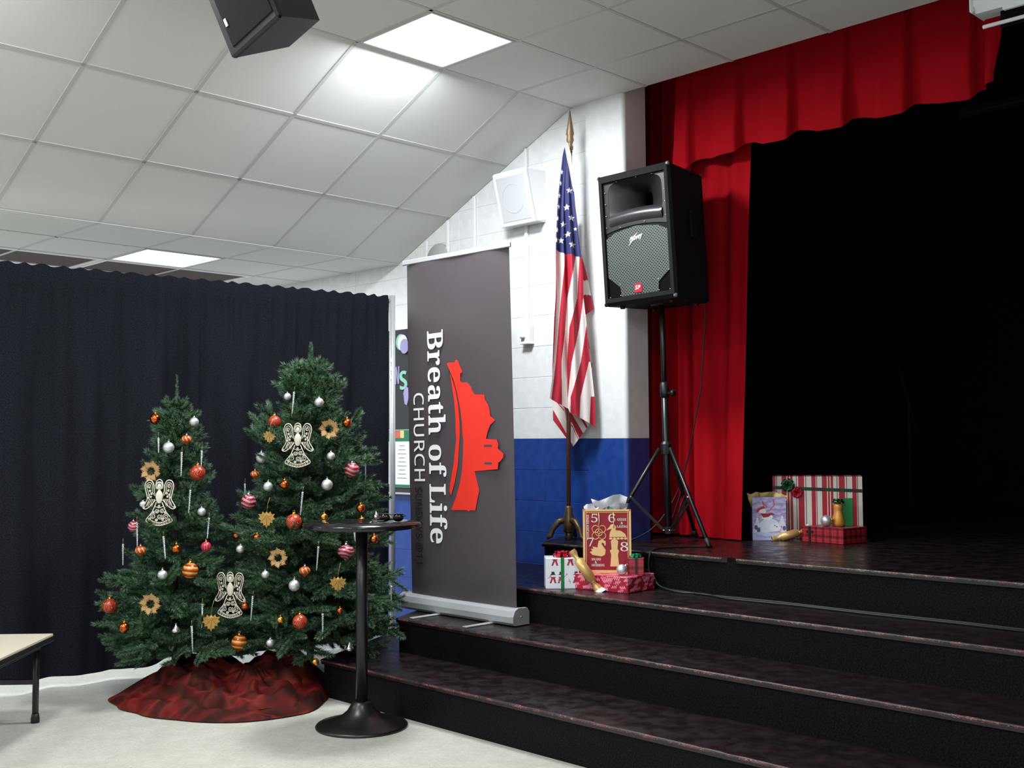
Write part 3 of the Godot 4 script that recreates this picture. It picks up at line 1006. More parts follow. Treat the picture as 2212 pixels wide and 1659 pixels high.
func build_screen() -> void:
	var t := thing("projection_screen", "white roll-up projection screen case under the ceiling before the red valance", "screen", Vector3(1.39, 3.27, 0.33))
	var st := ST(false)
	var prof := [Vector2(-0.06, 0.0), Vector2(0.05, -0.005), Vector2(0.075, 0.03), Vector2(0.075, 0.2), Vector2(-0.06, 0.2)]
	extrude(st, prof, 2.6, Transform3D(Basis(Vector3(0, 0, 1), Vector3(0, 1, 0), Vector3(-1, 0, 0)), Vector3(2.6, 0, 0)))
	add(t, "case", st, M.white_plastic)
	put(t, "end_cap", box_mesh(Vector3(0.02, 0.21, 0.15), 0.012), M.white_plastic, T3(Vector3(-0.008, 0.1, 0.005)))
	put(t, "fabric", box_mesh(Vector3(2.4, 0.12, 0.003)), M.stage_black, T3(Vector3(1.29, -0.02, 0.0)))
	put(t, "slot_trim", box_mesh(Vector3(2.44, 0.03, 0.02), 0.003), M.white_plastic, T3(Vector3(1.34, -0.008, 0.05)))
	st = ST()
	tube(st, [Vector3(0.02, -0.062, 0.02), Vector3(2.56, -0.062, 0.02)], 0.0085, 10)
	add(t, "bottom_bar", st, M.white_plastic)
	for x in [0.6, 2.0]:
		put(t, "ceiling_hook", box_mesh(Vector3(0.02, 0.06, 0.02), 0.002), M.alu, T3(Vector3(x, 0.225, 0)))

# ------------------------------------------------------------------ cloth on the stage
func cloth(nu: int, nv: int, at: Callable, uvs := false) -> SurfaceTool:
	var st := ST()
	var g := []
	for j in nv + 1:
		var row := []
		for i in nu + 1:
			row.append(at.call(float(i) / nu, float(j) / nv))
		g.append(row)
	for j in nv:
		for i in nu:
			var t := []
			if uvs:
				t = [Vector2(float(i) / nu, float(j) / nv), Vector2(float(i) / nu, float(j + 1) / nv), Vector2(float(i + 1) / nu, float(j + 1) / nv), Vector2(float(i + 1) / nu, float(j) / nv)]
			quad(st, g[j][i], g[j + 1][i], g[j + 1][i + 1], g[j][i + 1], Vector3.ZERO, t)
	return st

func build_stage_cloth() -> void:
	var n1 := noise(1.0, 2, 71)
	# valance along the top of the opening
	var v := thing("stage_valance", "red pleated valance hanging along the top of the stage opening", "valance", Vector3(0, 0, 0))
	var va := func(u: float, q: float) -> Vector3:
		var x := lerpf(-0.79, 1.12, u)
		var fp := fposmod((x + 0.32) / 0.355, 1.0)
		var tuck := smoothstep(0.0, 0.55, fp) if fp < 0.93 else 1.0 - smoothstep(0.93, 1.0, fp)
		var low := 3.165 - 0.055 * tuck + 0.01 * n1.get_noise_1d(x * 3.0) - 0.05 * smoothstep(-0.3, -0.8, x)
		var amp := 0.02 + 0.055 * q
		return Vector3(x + 0.015 * sin(TAU * fp) * q, lerpf(3.95, low, q), -0.385 + amp * tuck + 0.012 * n1.get_noise_2d(x * 4.0, q * 2.0))
	add(v, "pleated_cloth", cloth(190, 16, va), M.red_cloth)
	var ve := func(u: float, q: float) -> Vector3:
		var x := 1.10 + u * (0.07 + 0.06 * sin(PI * clampf(q * 1.05, 0, 1)))
		return Vector3(x, lerpf(3.95, 3.165 + 0.02 * u, q), -0.40 + 0.03 * u + 0.03 * sin(u * 3.0))
	add(v, "end_fold", cloth(12, 16, ve), M.red_cloth)
	var st := ST()
	tube(st, [Vector3(-0.9, 3.94, -0.39), Vector3(5.9, 3.94, -0.39)], 0.016, 10)
	add(v, "rail", st, M.black_metal)
	# side curtain
	var c := thing("stage_curtain", "tall red stage curtain drawn to the side of the opening", "curtain", Vector3(0, 0, 0))
	var ca := func(u: float, q: float) -> Vector3:
		var x := lerpf(-1.26, -0.755, u)
		var k := 0.045 * sin(u * 26.0 + 0.6 * sin(q * 2.0)) + 0.018 * sin(u * 61.0 + q)
		return Vector3(x, lerpf(4.0, 0.785 + 0.004 * sin(u * 30.0), q), -0.5 + k * (0.6 + 0.4 * q))
	add(c, "gathered_panel", cloth(120, 20, ca), M.red_cloth)
	var cb := func(u: float, q: float) -> Vector3:
		var x := lerpf(-0.77, lerpf(-0.275, -0.43, q), u)
		var k := 0.02 * sin(u * 8.5 + 0.8) + 0.012 * sin(u * 19.0 + q * 1.4) + 0.014 * n1.get_noise_2d(u * 2.0, q)
		return Vector3(x, lerpf(4.0, 0.777 - 0.004 * u + 0.003 * sin(u * 9.0), q), -0.48 + k + 0.02 * u)
	add(c, "wide_panel", cloth(60, 20, cb), M.red_cloth)
	# dim batten over the stage
	var b := thing("stage_batten", "dark grey pipe batten crossing high over the unlit stage", "batten", Vector3(0, 3.34, -1.3))
	st = ST()
	tube(st, [Vector3(0.6, 0, 0), Vector3(5.9, 0.0, 0)], 0.035, 12)
	add(b, "pipe", st, M.black_plastic)
	for x in [1.5, 4.0]:
		st = ST()
		tube(st, [Vector3(x, 0.03, 0), Vector3(x, 1.12, 0)], 0.006, 6)
		add(b, "hanger", st, M.black_metal)

# ------------------------------------------------------------------ pipe and drape
func build_drape() -> void:
	var a := Vector3(-2.745, 0, 0.40)
	var b := Vector3(-3.11, 0, 3.72)
	var d := (b - a).normalized()
	var nrm := Vector3(d.z, 0, -d.x)
	var L := a.distance_to(b)
	var t := thing("pipe_and_drape", "black cloth drape hung from metal pipes behind the trees", "drape", Vector3.ZERO)
	var n := noise(1.0, 3, 81)
	var n2 := noise(1.0, 2, 82)
	var part := func(s0: float, s1: float, sd: float) -> SurfaceTool:
		return cloth(170, 26, func(u: float, q: float) -> Vector3:
			var s := lerpf(s0, s1, u)
			var y := 2.405
			var gather := 0.012 * sin(s * 62.0 + 2.0 * n.get_noise_1d(s * 5.0))
			var fold := 0.1 * n.get_noise_2d(s * 2.2 + sd, q * 0.25) + 0.035 * sin(s * 8.0 + sd + 1.4 * n2.get_noise_2d(s * 0.9, 0.0) + 0.3 * q) + 0.02 * sin(s * 17.0 + sd * 2.0)
			var off := lerpf(gather, fold, smoothstep(0.03, 0.4, q))
			var hem := 0.055 + 0.018 * n2.get_noise_1d(s * 1.7 + sd) + 0.05 * smoothstep(0.25, 0.0, absf(s - 1.42))
			if q < 0.045:
				# sleeve over the pipe with a ruffled header
				var w := q / 0.045
				return a + d * s + Vector3.UP * (y - 0.055 + lerpf(0.052 + 0.007 * sin(s * 60.0 + 2.0 * n.get_noise_1d(s * 5.0)), 0.0, w)) + nrm * (0.034 * sin(PI * pow(w, 0.8)) + 0.006 + gather * 0.4)
			return a + d * s + Vector3.UP * lerpf(y - 0.055, hem, (q - 0.045) / 0.955) + nrm * (0.006 + off))
	add(t, "drape_panel", part.call(0.02, 1.43, 0.0), M.drape)
	add(t, "drape_panel", part.call(1.40, L - 0.02, 5.0), M.drape)
	var st := ST()
	tube(st, [a + Vector3.UP * 2.372 - d * 0.03 - nrm * 0.006, b + Vector3.UP * 2.372 - nrm * 0.006], 0.014, 12)
	add(t, "crossbar", st, M.alu)
	for p in [a - d * 0.02, b]:
		st = ST()
		tube(st, [p + Vector3.UP * 0.008, p + Vector3.UP * 2.41], 0.0215, 14)
		add(t, "upright", st, M.alu)
		st = ST(false)
		cbox(st, T3(p + Vector3(-0.08, 0.005, 0)), Vector3(0.3, 0.008, 0.3), 0.002)
		add(t, "base_plate", st, M.alu)
	st = ST(false)
	for k in 3:
		cbox(st, T3(a - d * 0.005 + nrm * 0.01 + Vector3.UP * (1.83 + k * 0.06)), Vector3(0.012, 0.03, 0.022), 0.002)
	add(t, "tape_tab", st, M.white_plastic)

# ------------------------------------------------------------------ trees
func twig(st: SurfaceTool, a: Vector3, dir: Vector3, length: float, fat: float, dens: float) -> void:
	var s := dir.cross(Vector3.UP)
	if s.length() < 0.05:
		s = Vector3.RIGHT
	s = s.normalized()
	var w := s.cross(dir).normalized()
	var n := int(length * dens)
	for i in n:
		var t := (i + rng.randf()) / n
		var an := rng.randf() * TAU
		var rd := s * cos(an) + w * sin(an)
		var lean := lerpf(0.85, 1.5, rng.randf()) + smoothstep(0.75, 1.0, t) * 1.4
		var nd := (rd + dir * lean * 0.75).normalized()
		var p := a + dir * (t * length)
		var ln := fat * rng.randf_range(0.75, 1.15) * (0.85 + 0.15 * sin(PI * t))
		var side := nd.cross(Vector3(rng.randf() - 0.5, rng.randf() - 0.5, rng.randf() - 0.5)).normalized() * 0.0016
		var g := rng.randf()
		var c := Color(0.013, 0.048, 0.016).lerp(Color(0.050, 0.125, 0.052), g)
		if rng.randf() < 0.12:
			c = Color(0.16, 0.25, 0.15)
		st.set_color(c)
		st.add_vertex(p - side)
		st.set_color(c)
		st.add_vertex(p + side)
		st.set_color(c.lerp(Color(0.12, 0.21, 0.12), 0.45))
		st.add_vertex(p + nd * ln)

func branch_mesh(L: float, sd: int) -> ArrayMesh:
	rng.seed = sd
	var st := ST(false)
	var wire := Color(0.02, 0.022, 0.012)
	var bend := rng.randf_range(-0.06, 0.05)
	var at := func(t: float) -> Vector3:
		return Vector3(t * L, bend * t * t + 0.03 * L * sin(t * 3.0), 0.03 * L * sin(t * 4.0 + sd))
	# the wire core
	for i in 6:
		var p0: Vector3 = at.call(i / 6.0)
		var p1: Vector3 = at.call((i + 1) / 6.0)
		for k in 3:
			var c0 := Vector3(0, cos(TAU * k / 3), sin(TAU * k / 3)) * 0.003
			var c1 := Vector3(0, cos(TAU * (k + 1) / 3), sin(TAU * (k + 1) / 3)) * 0.003
			st.set_color(wire)
			quad(st, p0 + c0, p0 + c1, p1 + c1, p1 + c0, c0 + c1)
	var k := 0
	var t := 0.22
	while t < 0.93:
		for s in [-1.0, 1.0]:
			var p: Vector3 = at.call(t + 0.02 * s)
			var dir := Vector3(0.78, rng.randf_range(-0.3, 0.6), s * rng.randf_range(0.5, 0.95)).normalized()
			twig(st, p, dir, clampf(L * rng.randf_range(0.24, 0.42), 0.05, 0.14), 0.030, 2500)
		t += 0.055 / maxf(L, 0.12)
		k += 1
	var p0: Vector3 = at.call(0.16)
	var p1: Vector3 = at.call(1.0)
	var dir := (p1 - p0).normalized()
	twig(st, p0, dir, p0.distance_to(p1), 0.031, 2300)
	return mesh_of(st)

func crown_radius(prof: Array, y: float) -> float:
	for i in prof.size() - 1:
		if y <= prof[i + 1].x:
			return lerpf(prof[i].y, prof[i + 1].y, clampf((y - prof[i].x) / (prof[i + 1].x - prof[i].x), 0, 1))
	return 0.01

func build_tree(called: String, label: String, at: Vector3, prof: Array, sd: int, top: float) -> void:
	var t := thing(called, label, "christmas tree", at, 0)
	var st := ST()
	tube(st, [Vector3(0, 0.03, 0), Vector3(0, top * 0.6, 0), Vector3(0, top - 0.1, 0)], [0.017, 0.013, 0.006], 8)
	add(t, "trunk", st, M.bark)
	st = ST(false)
	for k in 4:
		var an := TAU * (k + 0.4) / 4
		tube(st, [Vector3(0, 0.09, 0), Vector3(cos(an) * 0.1, 0.05, sin(an) * 0.1), Vector3(cos(an) * 0.2, 0.008, sin(an) * 0.2)], 0.008, 6)
	add(t, "stand", st, M.black_metal)
	var lens := [0.1, 0.15, 0.2, 0.26, 0.32, 0.38, 0.44, 0.5]
	var meshes := []
	for i in lens.size():
		meshes.append([branch_mesh(lens[i], sd + i * 3), branch_mesh(lens[i], sd + i * 3 + 1), branch_mesh(lens[i], sd + i * 3 + 2)])
	rng.seed = sd + 500
	var y: float = 0.27
	var k := 0
	var count := 0
	while y < top - (0.2 if top > 1.9 else 0.13):
		var r := crown_radius(prof, y)
		var num := int(clampf(3.6 + r * 20.0, 4, 13))
		for i in num:
			var an := TAU * (i + 0.5 * (k % 2) + rng.randf_range(-0.22, 0.22)) / num + k * 0.37
			var want := (r - 0.022) * rng.randf_range(0.7, 1.14)
			want = maxf(want, 0.035)
			var best := 0
			for j in lens.size():
				if absf(lens[j] - want) < absf(lens[best] - want):
					best = j
			# short branches leave the trunk upwards, the long low ones lie flat and droop at the tip
			var lift := (lerpf(1.05, 0.15, clampf((top - y) / 0.75, 0, 1)) - 0.22 * smoothstep(0.7, 1.5, top - y)) + rng.randf_range(-0.16, 0.16)
			var Bz := Basis(Vector3.UP, an) * Basis(Vector3.BACK, lift) * Basis(Vector3.RIGHT, rng.randf_range(-0.5, 0.5))
			var s: float = want / lens[best] / maxf(cos(lift), 0.6)
			put(t, "branch", meshes[best][rng.randi() % 3], M.needles, Transform3D(Bz.scaled(Vector3.ONE * clampf(s, 0.42, 1.3)), Vector3(0, y - want * sin(lift) * 0.35, 0)))
			count += 1
		y += lerpf(0.105, 0.07, clampf(y / top, 0, 1))
		k += 1
	# the leader and the small shoots round it
	rng.seed = sd + 900
	st = ST(false)
	twig(st, Vector3.ZERO, Vector3(0.03, 1, 0.02).normalized(), 0.2, 0.026 if top > 1.9 else 0.016, 2600 if top > 1.9 else 1500)
	put(t, "leader", mesh_of(st), M.needles, T3(Vector3(0, top - 0.21, 0)))
	for a in [[0.4, 0.95], [2.5, 0.9], [4.4, 1.0], [5.6, 0.7], [1.5, 0.75], [3.4, 0.7]]:
		var Bz := Basis(Vector3.UP, a[0]) * Basis(Vector3.BACK, a[1])
		put(t, "branch", meshes[0][count % 3], M.needles, Transform3D(Bz.scaled(Vector3.ONE * (1.0 if top > 1.9 else 0.5)), Vector3(0, top - 0.22, 0)))

# ------------------------------------------------------------------ ornaments
func cap_on(t: Node3D, r: float, m: Material) -> void:
	var st := ST()
	lathe(st, [Vector2(0, r * 0.92), Vector2(r * 0.24, r * 0.92), Vector2(r * 0.24, r * 1.16), Vector2(r * 0.1, r * 1.22), Vector2(0, r * 1.22)], 12)
	add(t, "cap", st, m)
	st = ST()
	var ring := []
	for k in 10:
		ring.append(Vector3(cos(TAU * k / 10) * r * 0.13, r * 1.33 + sin(TAU * k / 10) * r * 0.13, 0))
	tube(st, ring, r * 0.03, 5, true)
	add(t, "hook", st, m)

func ball_profile(r: float, kind: String) -> Array:
	var p := []
	for i in 19:
		var an := -PI / 2 + PI * i / 18.0
		var x := cos(an)
		var y := sin(an)
		match kind:
			"onion":
				if y < 0:
					y = y * 0.72 - 0.42 * pow(1.0 - x, 3)
				else:
					y *= 0.8
					x = pow(x, 1.0)
			"bell":
				if y > 0:
					x *= 1.0 - 0.55 * y
					y *= 1.3
				else:
					y *= 0.75
		p.append(Vector2(maxf(x, 0.0) * r, y * r))
	return p

func leaf_outline(s: float, deep := false) -> Array:
	var p := []
	var ctrl := [Vector2(0, -0.95), Vector2(0.14, -0.6), Vector2(0.3, -0.66), Vector2(0.36, -0.34), Vector2(0.62, -0.42), Vector2(0.58, -0.12), Vector2(0.86, 0.02), Vector2(0.66, 0.2), Vector2(0.84, 0.5), Vector2(0.5, 0.46), Vector2(0.4, 0.74), Vector2(0.16, 0.52), Vector2(0.05, 0.7)]
	for i in ctrl.size():
		if deep and i % 2 == 1 and i < 12:
			ctrl[i] = Vector2(ctrl[i].x * 0.72, ctrl[i].y * 0.86)
		p.append(ctrl[i] * s)
	for i in range(ctrl.size() - 1, 0, -1):
		p.append(Vector2(-ctrl[i].x, ctrl[i].y) * s)
	return p

func make_ornament(kind: String, r: float, t: Node3D) -> void:
	var st := ST()
	match kind:
		"s", "c", "z", "d", "r", "m", "g":
			lathe(st, ball_profile(r, ""), 24)
			add(t, "ball", st, {"s": M.silver_glitter, "c": M.copper, "z": M.gold, "d": M.rib, "r": M.swirl, "m": M.stripe, "g": M.spiral}[kind])
			cap_on(t, r, M.silver if kind in ["s", "m"] else M.gold)
		"n":
			lathe(st, ball_profile(r, "onion"), 24)
			add(t, "bulb", st, M.onion)
			cap_on(t, r * 0.82, M.silver)
		"t":
			lathe(st, ball_profile(r, "onion"), 24)
			add(t, "bulb", st, M.stripe)
			cap_on(t, r * 0.85, M.silver)
		"b":
			lathe(st, ball_profile(r, "bell"), 20)
			add(t, "bulb", st, M.silver)
			cap_on(t, r * 1.1, M.silver)
		"i":
			# two glassy strands twisted round each other, tapering
			for s in 2:
				var pts := []
				var rr := []
				for k in 40:
					var q := k / 39.0
					var an := q * TAU * 6.0 + PI * s
					var w := 0.0035 * (1.0 - 0.55 * q)
					pts.append(Vector3(cos(an) * w, -q * r, sin(an) * w))
					rr.append(0.003 * (1.0 - 0.55 * q))
				tube(st, pts, rr, 5)
			add(t, "twist", st, M.icicle)
			st = ST()
			tube(st, [Vector3(0, 0, 0), Vector3(0.002, 0.03, 0)], 0.0006, 4)
			add(t, "thread", st, M.thread)
		"w":
			for k in 8:
				var an := TAU * k / 8
				st = ST(false)
				extrude(st, leaf_outline(r * 0.46, true), 0.004, Transform3D(Basis(Vector3.BACK, an + PI / 2 + 0.35) * Basis(Vector3.RIGHT, -0.3) * Basis.from_scale(Vector3(0.9, 1, 1)), Vector3(cos(an), sin(an), 0) * r * 0.66 + Vector3(0, 0, 0.003 * (k % 2))))
				add(t, "leaf", st, M.tan_glitter)
			st = ST()
			var ring := []
			for k in 20:
				ring.append(Vector3(cos(TAU * k / 20), sin(TAU * k / 20), 0) * r * 0.55)
			tube(st, ring, 0.004, 6, true)
			add(t, "ring", st, M.tan_glitter)
		"l":
			st = ST(false)
			extrude(st, leaf_outline(r), 0.003, T3(Vector3.ZERO))
			add(t, "leaf", st, M.gold_glitter)
			for v in [Vector2(0, -0.9), Vector2(0.55, -0.3), Vector2(-0.55, -0.3), Vector2(0.6, 0.35), Vector2(-0.6, 0.35)]:
				st = ST()
				tube(st, [Vector3(0, r * 0.6, 0.004), Vector3(v.x * 0.4, v.y * 0.4 + 0.2, 0.005 / r) * r, Vector3(v.x, v.y, 0.004 / r) * r], [0.002, 0.0016, 0.0008], 5)
				add(t, "vein", st, M.gold_glitter)
			st = ST()
			tube(st, [Vector3(0, r * 0.6, 0), Vector3(0.1 * r, r * 1.5, 0), Vector3(0.25 * r, r * 2.1, -0.01)], 0.0007, 4)
			add(t, "thread", st, M.thread)
		"a":
			make_angel(t, r)

func curl(st: SurfaceTool, c: Vector2, r0: float, r1: float, a0: float, turns: float, w: float, z := 0.0) -> void:
	var pts := []
	var n := int(10 + absf(turns) * 16)
	for i in n + 1:
		var q := float(i) / n
		var an := a0 + turns * TAU * q
		var rr := lerpf(r0, r1, q)
		pts.append(Vector3(c.x + cos(an) * rr, c.y + sin(an) * rr, z))
	tube(st, pts, w, 5)

func spline(st: SurfaceTool, ctrl: Array, w: float, sx := 1.0, s := 1.0, z := 0.0) -> void:
	var cv := Curve2D.new()
	for i in ctrl.size():
		var a: Vector2 = ctrl[maxi(i - 1, 0)]
		var b: Vector2 = ctrl[mini(i + 1, ctrl.size() - 1)]
		cv.add_point(ctrl[i], -(b - a) / 6.0, (b - a) / 6.0)
	var pts := []
	for p in cv.tessellate(3, 6):
		pts.append(Vector3(p.x * sx * s, p.y * s, z))
	tube(st, pts, w, 5)

# openwork angel; h is half its height, y from -h to h
func make_angel(t: Node3D, h: float) -> void:
	var w := h * 0.016
	for s in [-1.0, 1.0]:
		var st := ST()
		spline(st, [Vector2(0.14, 0.24), Vector2(0.22, 0.5), Vector2(0.24, 0.78), Vector2(0.36, 0.96), Vector2(0.54, 0.93), Vector2(0.62, 0.72), Vector2(0.56, 0.42), Vector2(0.52, 0.15), Vector2(0.66, -0.1), Vector2(0.7, -0.22), Vector2(0.56, -0.26), Vector2(0.36, -0.12), Vector2(0.16, 0.12)], w * 1.4, s, h)
		spline(st, [Vector2(0.2, 0.3), Vector2(0.3, 0.5), Vector2(0.3, 0.74), Vector2(0.38, 0.87), Vector2(0.5, 0.84), Vector2(0.55, 0.7), Vector2(0.47, 0.4), Vector2(0.44, 0.12), Vector2(0.52, -0.1), Vector2(0.6, -0.18)], w, s, h)
		for k in 4:
			spline(st, [Vector2(0.2 + k * 0.07, 0.16), Vector2(0.26 + k * 0.08, 0.0), Vector2(0.32 + k * 0.085, -0.18)], w, s, h)
		for c in [[0.43, 0.72, 0.09], [0.4, 0.52, 0.05], [0.33, 0.4, 0.05], [0.44, 0.34, 0.045], [0.36, 0.26, 0.045], [0.47, 0.22, 0.035], [0.66, -0.2, 0.05]]:
			curl(st, Vector2(c[0] * s, c[1]) * h, c[2] * h, c[2] * h * 0.25, s, 1.5 * s, w)
		add(t, "wing", st, M.filigree)
	var st := ST()
	for r in [0.16, 0.125]:
		curl(st, Vector2(0, 0.74) * h, r * h, r * h, 0, 1.0, w * 1.2)
	spline(st, [Vector2(-0.15, 0.6), Vector2(-0.13, 0.9), Vector2(0, 1.0), Vector2(0.13, 0.9), Vector2(0.15, 0.6)], w * 1.3, 1, h)
	add(t, "halo", st, M.filigree)
	st = ST()
	lathe(st, [Vector2(0, 0.58), Vector2(0.07, 0.62), Vector2(0.09, 0.7), Vector2(0.07, 0.79), Vector2(0, 0.83)].map(func(p): return p * h), 14, Transform3D(Basis.from_scale(Vector3(1, 1, 0.5)), Vector3.ZERO))
	add(t, "head", st, M.filigree)
	st = ST()
	lathe(st, [Vector2(0.06, -0.02), Vector2(0.13, 0.08), Vector2(0.16, 0.26), Vector2(0.13, 0.42), Vector2(0.05, 0.54), Vector2(0, 0.58)].map(func(p): return p * h), 16, Transform3D(Basis.from_scale(Vector3(1, 1, 0.4)), Vector3.ZERO))
	add(t, "body", st, M.filigree)
	st = ST()
	spline(st, [Vector2(-0.12, 0.02), Vector2(-0.3, -0.4), Vector2(-0.56, -0.74), Vector2(-0.4, -0.88), Vector2(0, -0.98), Vector2(0.4, -0.88), Vector2(0.56, -0.74), Vector2(0.3, -0.4), Vector2(0.12, 0.02)], w * 1.4, 1, h)
	spline(st, [Vector2(-0.5, -0.66), Vector2(-0.25, -0.8), Vector2(0, -0.85), Vector2(0.25, -0.8), Vector2(0.5, -0.66)], w, 1, h)
	spline(st, [Vector2(-0.2, -0.14), Vector2(0, -0.22), Vector2(0.2, -0.14)], w, 1, h)
	for c in [[-0.26, -0.58, 0.13, 1.0], [0.02, -0.6, 0.12, -1.0], [0.29, -0.6, 0.13, 1.0], [-0.1, -0.36, 0.1, -1.0], [0.13, -0.36, 0.1, 1.0], [0.0, -0.16, 0.06, 1.0], [-0.4, -0.7, 0.06, 1.0], [0.42, -0.72, 0.05, -1.0], [0.16, -0.72, 0.06, 1.0], [-0.12, -0.74, 0.06, -1.0], [-0.24, -0.42, 0.05, 1.0], [0.26, -0.42, 0.05, 1.0]]:
		curl(st, Vector2(c[0], c[1]) * h, c[2] * h, c[2] * h * 0.2, 0.8, 1.75 * c[3], w)
	for k in 9:
		curl(st, Vector2(-0.44 + k * 0.11, -0.9 + 0.13 * pow((k - 4) / 4.0, 2)) * h, 0.035 * h, 0.035 * h, 0, 1.0, w * 0.8)
	add(t, "skirt", st, M.filigree)

func build_ornaments() -> void:
	var O := [
	["c", 1, -2.375, 1.513, 2.342, 0.0307], ["c", 1, -2.084, 0.82, 2.364, 0.0245], ["c", 1, -2.192, 0.423, 2.597, 0.0265], ["s", 1, -2.218, 1.495, 2.194, 0.0256],
	["s", 1, -2.207, 1.355, 2.35, 0.0301], ["s", 1, -2.267, 1.053, 2.464, 0.0174], ["s", 1, -2.088, 1.008, 2.216, 0.0225], ["s", 1, -2.095, 0.688, 2.436, 0.0268],
	["n", 1, -2.176, 1.4, 2.261, 0.0278], ["n", 1, -2.224, 0.812, 2.495, 0.0295], ["r", 1, -2.133, 1.217, 2.217, 0.0416], ["r", 1, -2.373, 0.516, 2.592, 0.0382],
	["w", 1, -2.237, 1.229, 2.435, 0.0572], ["w", 1, -2.07, 0.547, 2.514, 0.0576], ["a", 1, -2.154, 1.063, 2.428, 0.123], ["m", 1, -2.312, 0.934, 2.493, 0.0298],
	["d", 1, -2.055, 0.822, 2.206, 0.0274], ["g", 1, -2.035, 0.704, 2.309, 0.0417], ["b", 1, -1.984, 0.41, 2.415, 0.0228], ["l", 1, -1.921, 0.44, 2.249, 0.0535],
	["i", 1, -2.165, 1.329, 2.295, 0.13], ["i", 1, -2.176, 1.336, 2.169, 0.087], ["i", 1, -2.27, 1.408, 2.377, 0.081], ["i", 1, -2.112, 1.126, 2.271, 0.124],
	["i", 1, -2.088, 0.972, 2.172, 0.111], ["i", 1, -2.287, 0.957, 2.487, 0.131], ["i", 1, -2.444, 0.832, 2.488, 0.114], ["i", 1, -2.127, 0.885, 2.416, 0.118],
	["i", 1, -1.976, 0.53, 2.27, 0.124], ["i", 1, -1.957, 0.425, 2.341, 0.128], ["s", 2, -1.875, 1.633, 1.816, 0.0206], ["s", 2, -1.733, 1.599, 1.703, 0.0256],
	["s", 2, -1.932, 1.296, 1.943, 0.0305], ["s", 2, -1.625, 1.303, 1.7, 0.0252], ["s", 2, -1.821, 1.142, 1.971, 0.0275], ["s", 2, -1.593, 1.15, 1.747, 0.03],
	["s", 2, -1.942, 0.806, 2.065, 0.025], ["s", 2, -1.734, 0.684, 2.04, 0.0195], ["s", 2, -1.596, 0.63, 1.951, 0.0291], ["s", 2, -1.685, 0.333, 2.039, 0.0218],
	["c", 2, -1.683, 1.485, 1.55, 0.0259], ["c", 2, -1.732, 1.153, 1.925, 0.0248], ["c", 2, -1.534, 1.018, 1.567, 0.0253], ["c", 2, -2.013, 0.874, 2.046, 0.0202],
	["c", 2, -1.82, 0.874, 2.038, 0.0222], ["c", 2, -1.515, 0.845, 1.49, 0.0229], ["c", 2, -1.834, 0.515, 2.099, 0.022], ["c", 2, -1.462, 0.492, 1.756, 0.0171],
	["z", 2, -1.558, 0.982, 1.791, 0.0198], ["z", 2, -1.631, 0.455, 2.012, 0.0193], ["z", 2, -1.549, 0.226, 1.851, 0.0219], ["z", 2, -1.52, 0.953, 1.572, 0.0202],
	["n", 2, -1.953, 1.207, 1.97, 0.0254], ["n", 2, -1.57, 0.705, 1.904, 0.0292], ["r", 2, -1.908, 1.493, 1.877, 0.0358], ["r", 2, -1.646, 0.959, 1.922, 0.0418],
	["r", 2, -1.559, 0.445, 1.941, 0.0386], ["m", 2, -1.593, 1.226, 1.582, 0.0407], ["m", 2, -1.948, 1.058, 2.012, 0.0429], ["t", 2, -1.494, 0.794, 1.694, 0.0445],
	["g", 2, -1.883, 0.318, 2.103, 0.0418], ["b", 2, -1.458, 0.288, 1.697, 0.0233], ["b", 2, -1.556, 0.965, 1.445, 0.0206], ["w", 2, -1.643, 1.451, 1.699, 0.0557],
	["w", 2, -1.656, 0.775, 2.012, 0.0534], ["a", 2, -1.706, 1.363, 1.86, 0.12], ["a", 2, -1.954, 0.563, 2.118, 0.1216], ["l", 2, -1.884, 1.411, 1.922, 0.0431],
	["l", 2, -1.754, 0.974, 2.021, 0.0541], ["l", 2, -1.456, 0.635, 1.774, 0.0512], ["i", 2, -1.841, 1.658, 1.795, 0.121], ["i", 2, -1.666, 1.286, 1.436, 0.121],
	["i", 2, -2.077, 1.151, 1.957, 0.067], ["i", 2, -1.649, 1.113, 1.866, 0.124], ["i", 2, -1.548, 0.827, 1.834, 0.123], ["i", 2, -1.507, 0.897, 1.63, 0.054],
	["i", 2, -1.789, 0.57, 2.081, 0.132], ["i", 2, -1.492, 0.482, 1.845, 0.133], ["i", 2, -1.442, 0.496, 1.635, 0.091], ["i", 2, -1.53, 0.578, 1.36, 0.102]]
	var names := {
		"s": ["silver_ball_ornament", "silver glitter ball ornament", "ornament"],
		"c": ["copper_ball_ornament", "shiny copper ball ornament", "ornament"],
		"z": ["gold_ball_ornament", "small shiny gold ball ornament", "ornament"],
		"d": ["ribbed_ball_ornament", "dark red ribbed ball ornament", "ornament"],
		"r": ["swirl_ball_ornament", "large red ball ornament with gold swirls", "ornament"],
		"m": ["striped_ball_ornament", "magenta ball ornament with silver wavy stripes", "ornament"],
		"t": ["twisted_ornament", "magenta and silver twisted onion ornament", "ornament"],
		"g": ["spiral_ball_ornament", "large amber ball ornament with gold spiral bands", "ornament"],
		"n": ["onion_ornament", "copper onion-shaped ornament with gold streaks", "ornament"],
		"b": ["bell_ornament", "small mirror silver bell-shaped ornament", "ornament"],
		"i": ["icicle_ornament", "twisted clear icicle ornament", "ornament"],
		"w": ["leaf_wreath_ornament", "gold leaf wreath ornament", "ornament"],
		"l": ["gold_leaf_ornament", "gold glitter grape leaf ornament", "ornament"],
		"a": ["angel_ornament", "openwork ivory glitter angel ornament", "ornament"]}
	var marks := {"a": "openwork angel", "w": "gold leaf wreath", "g": "amber spiral ball", "t": "twisted magenta ornament", "d": "dark red ribbed ball", "m": "magenta striped ball", "r": "red gold-swirled ball", "l": "gold grape leaf"}
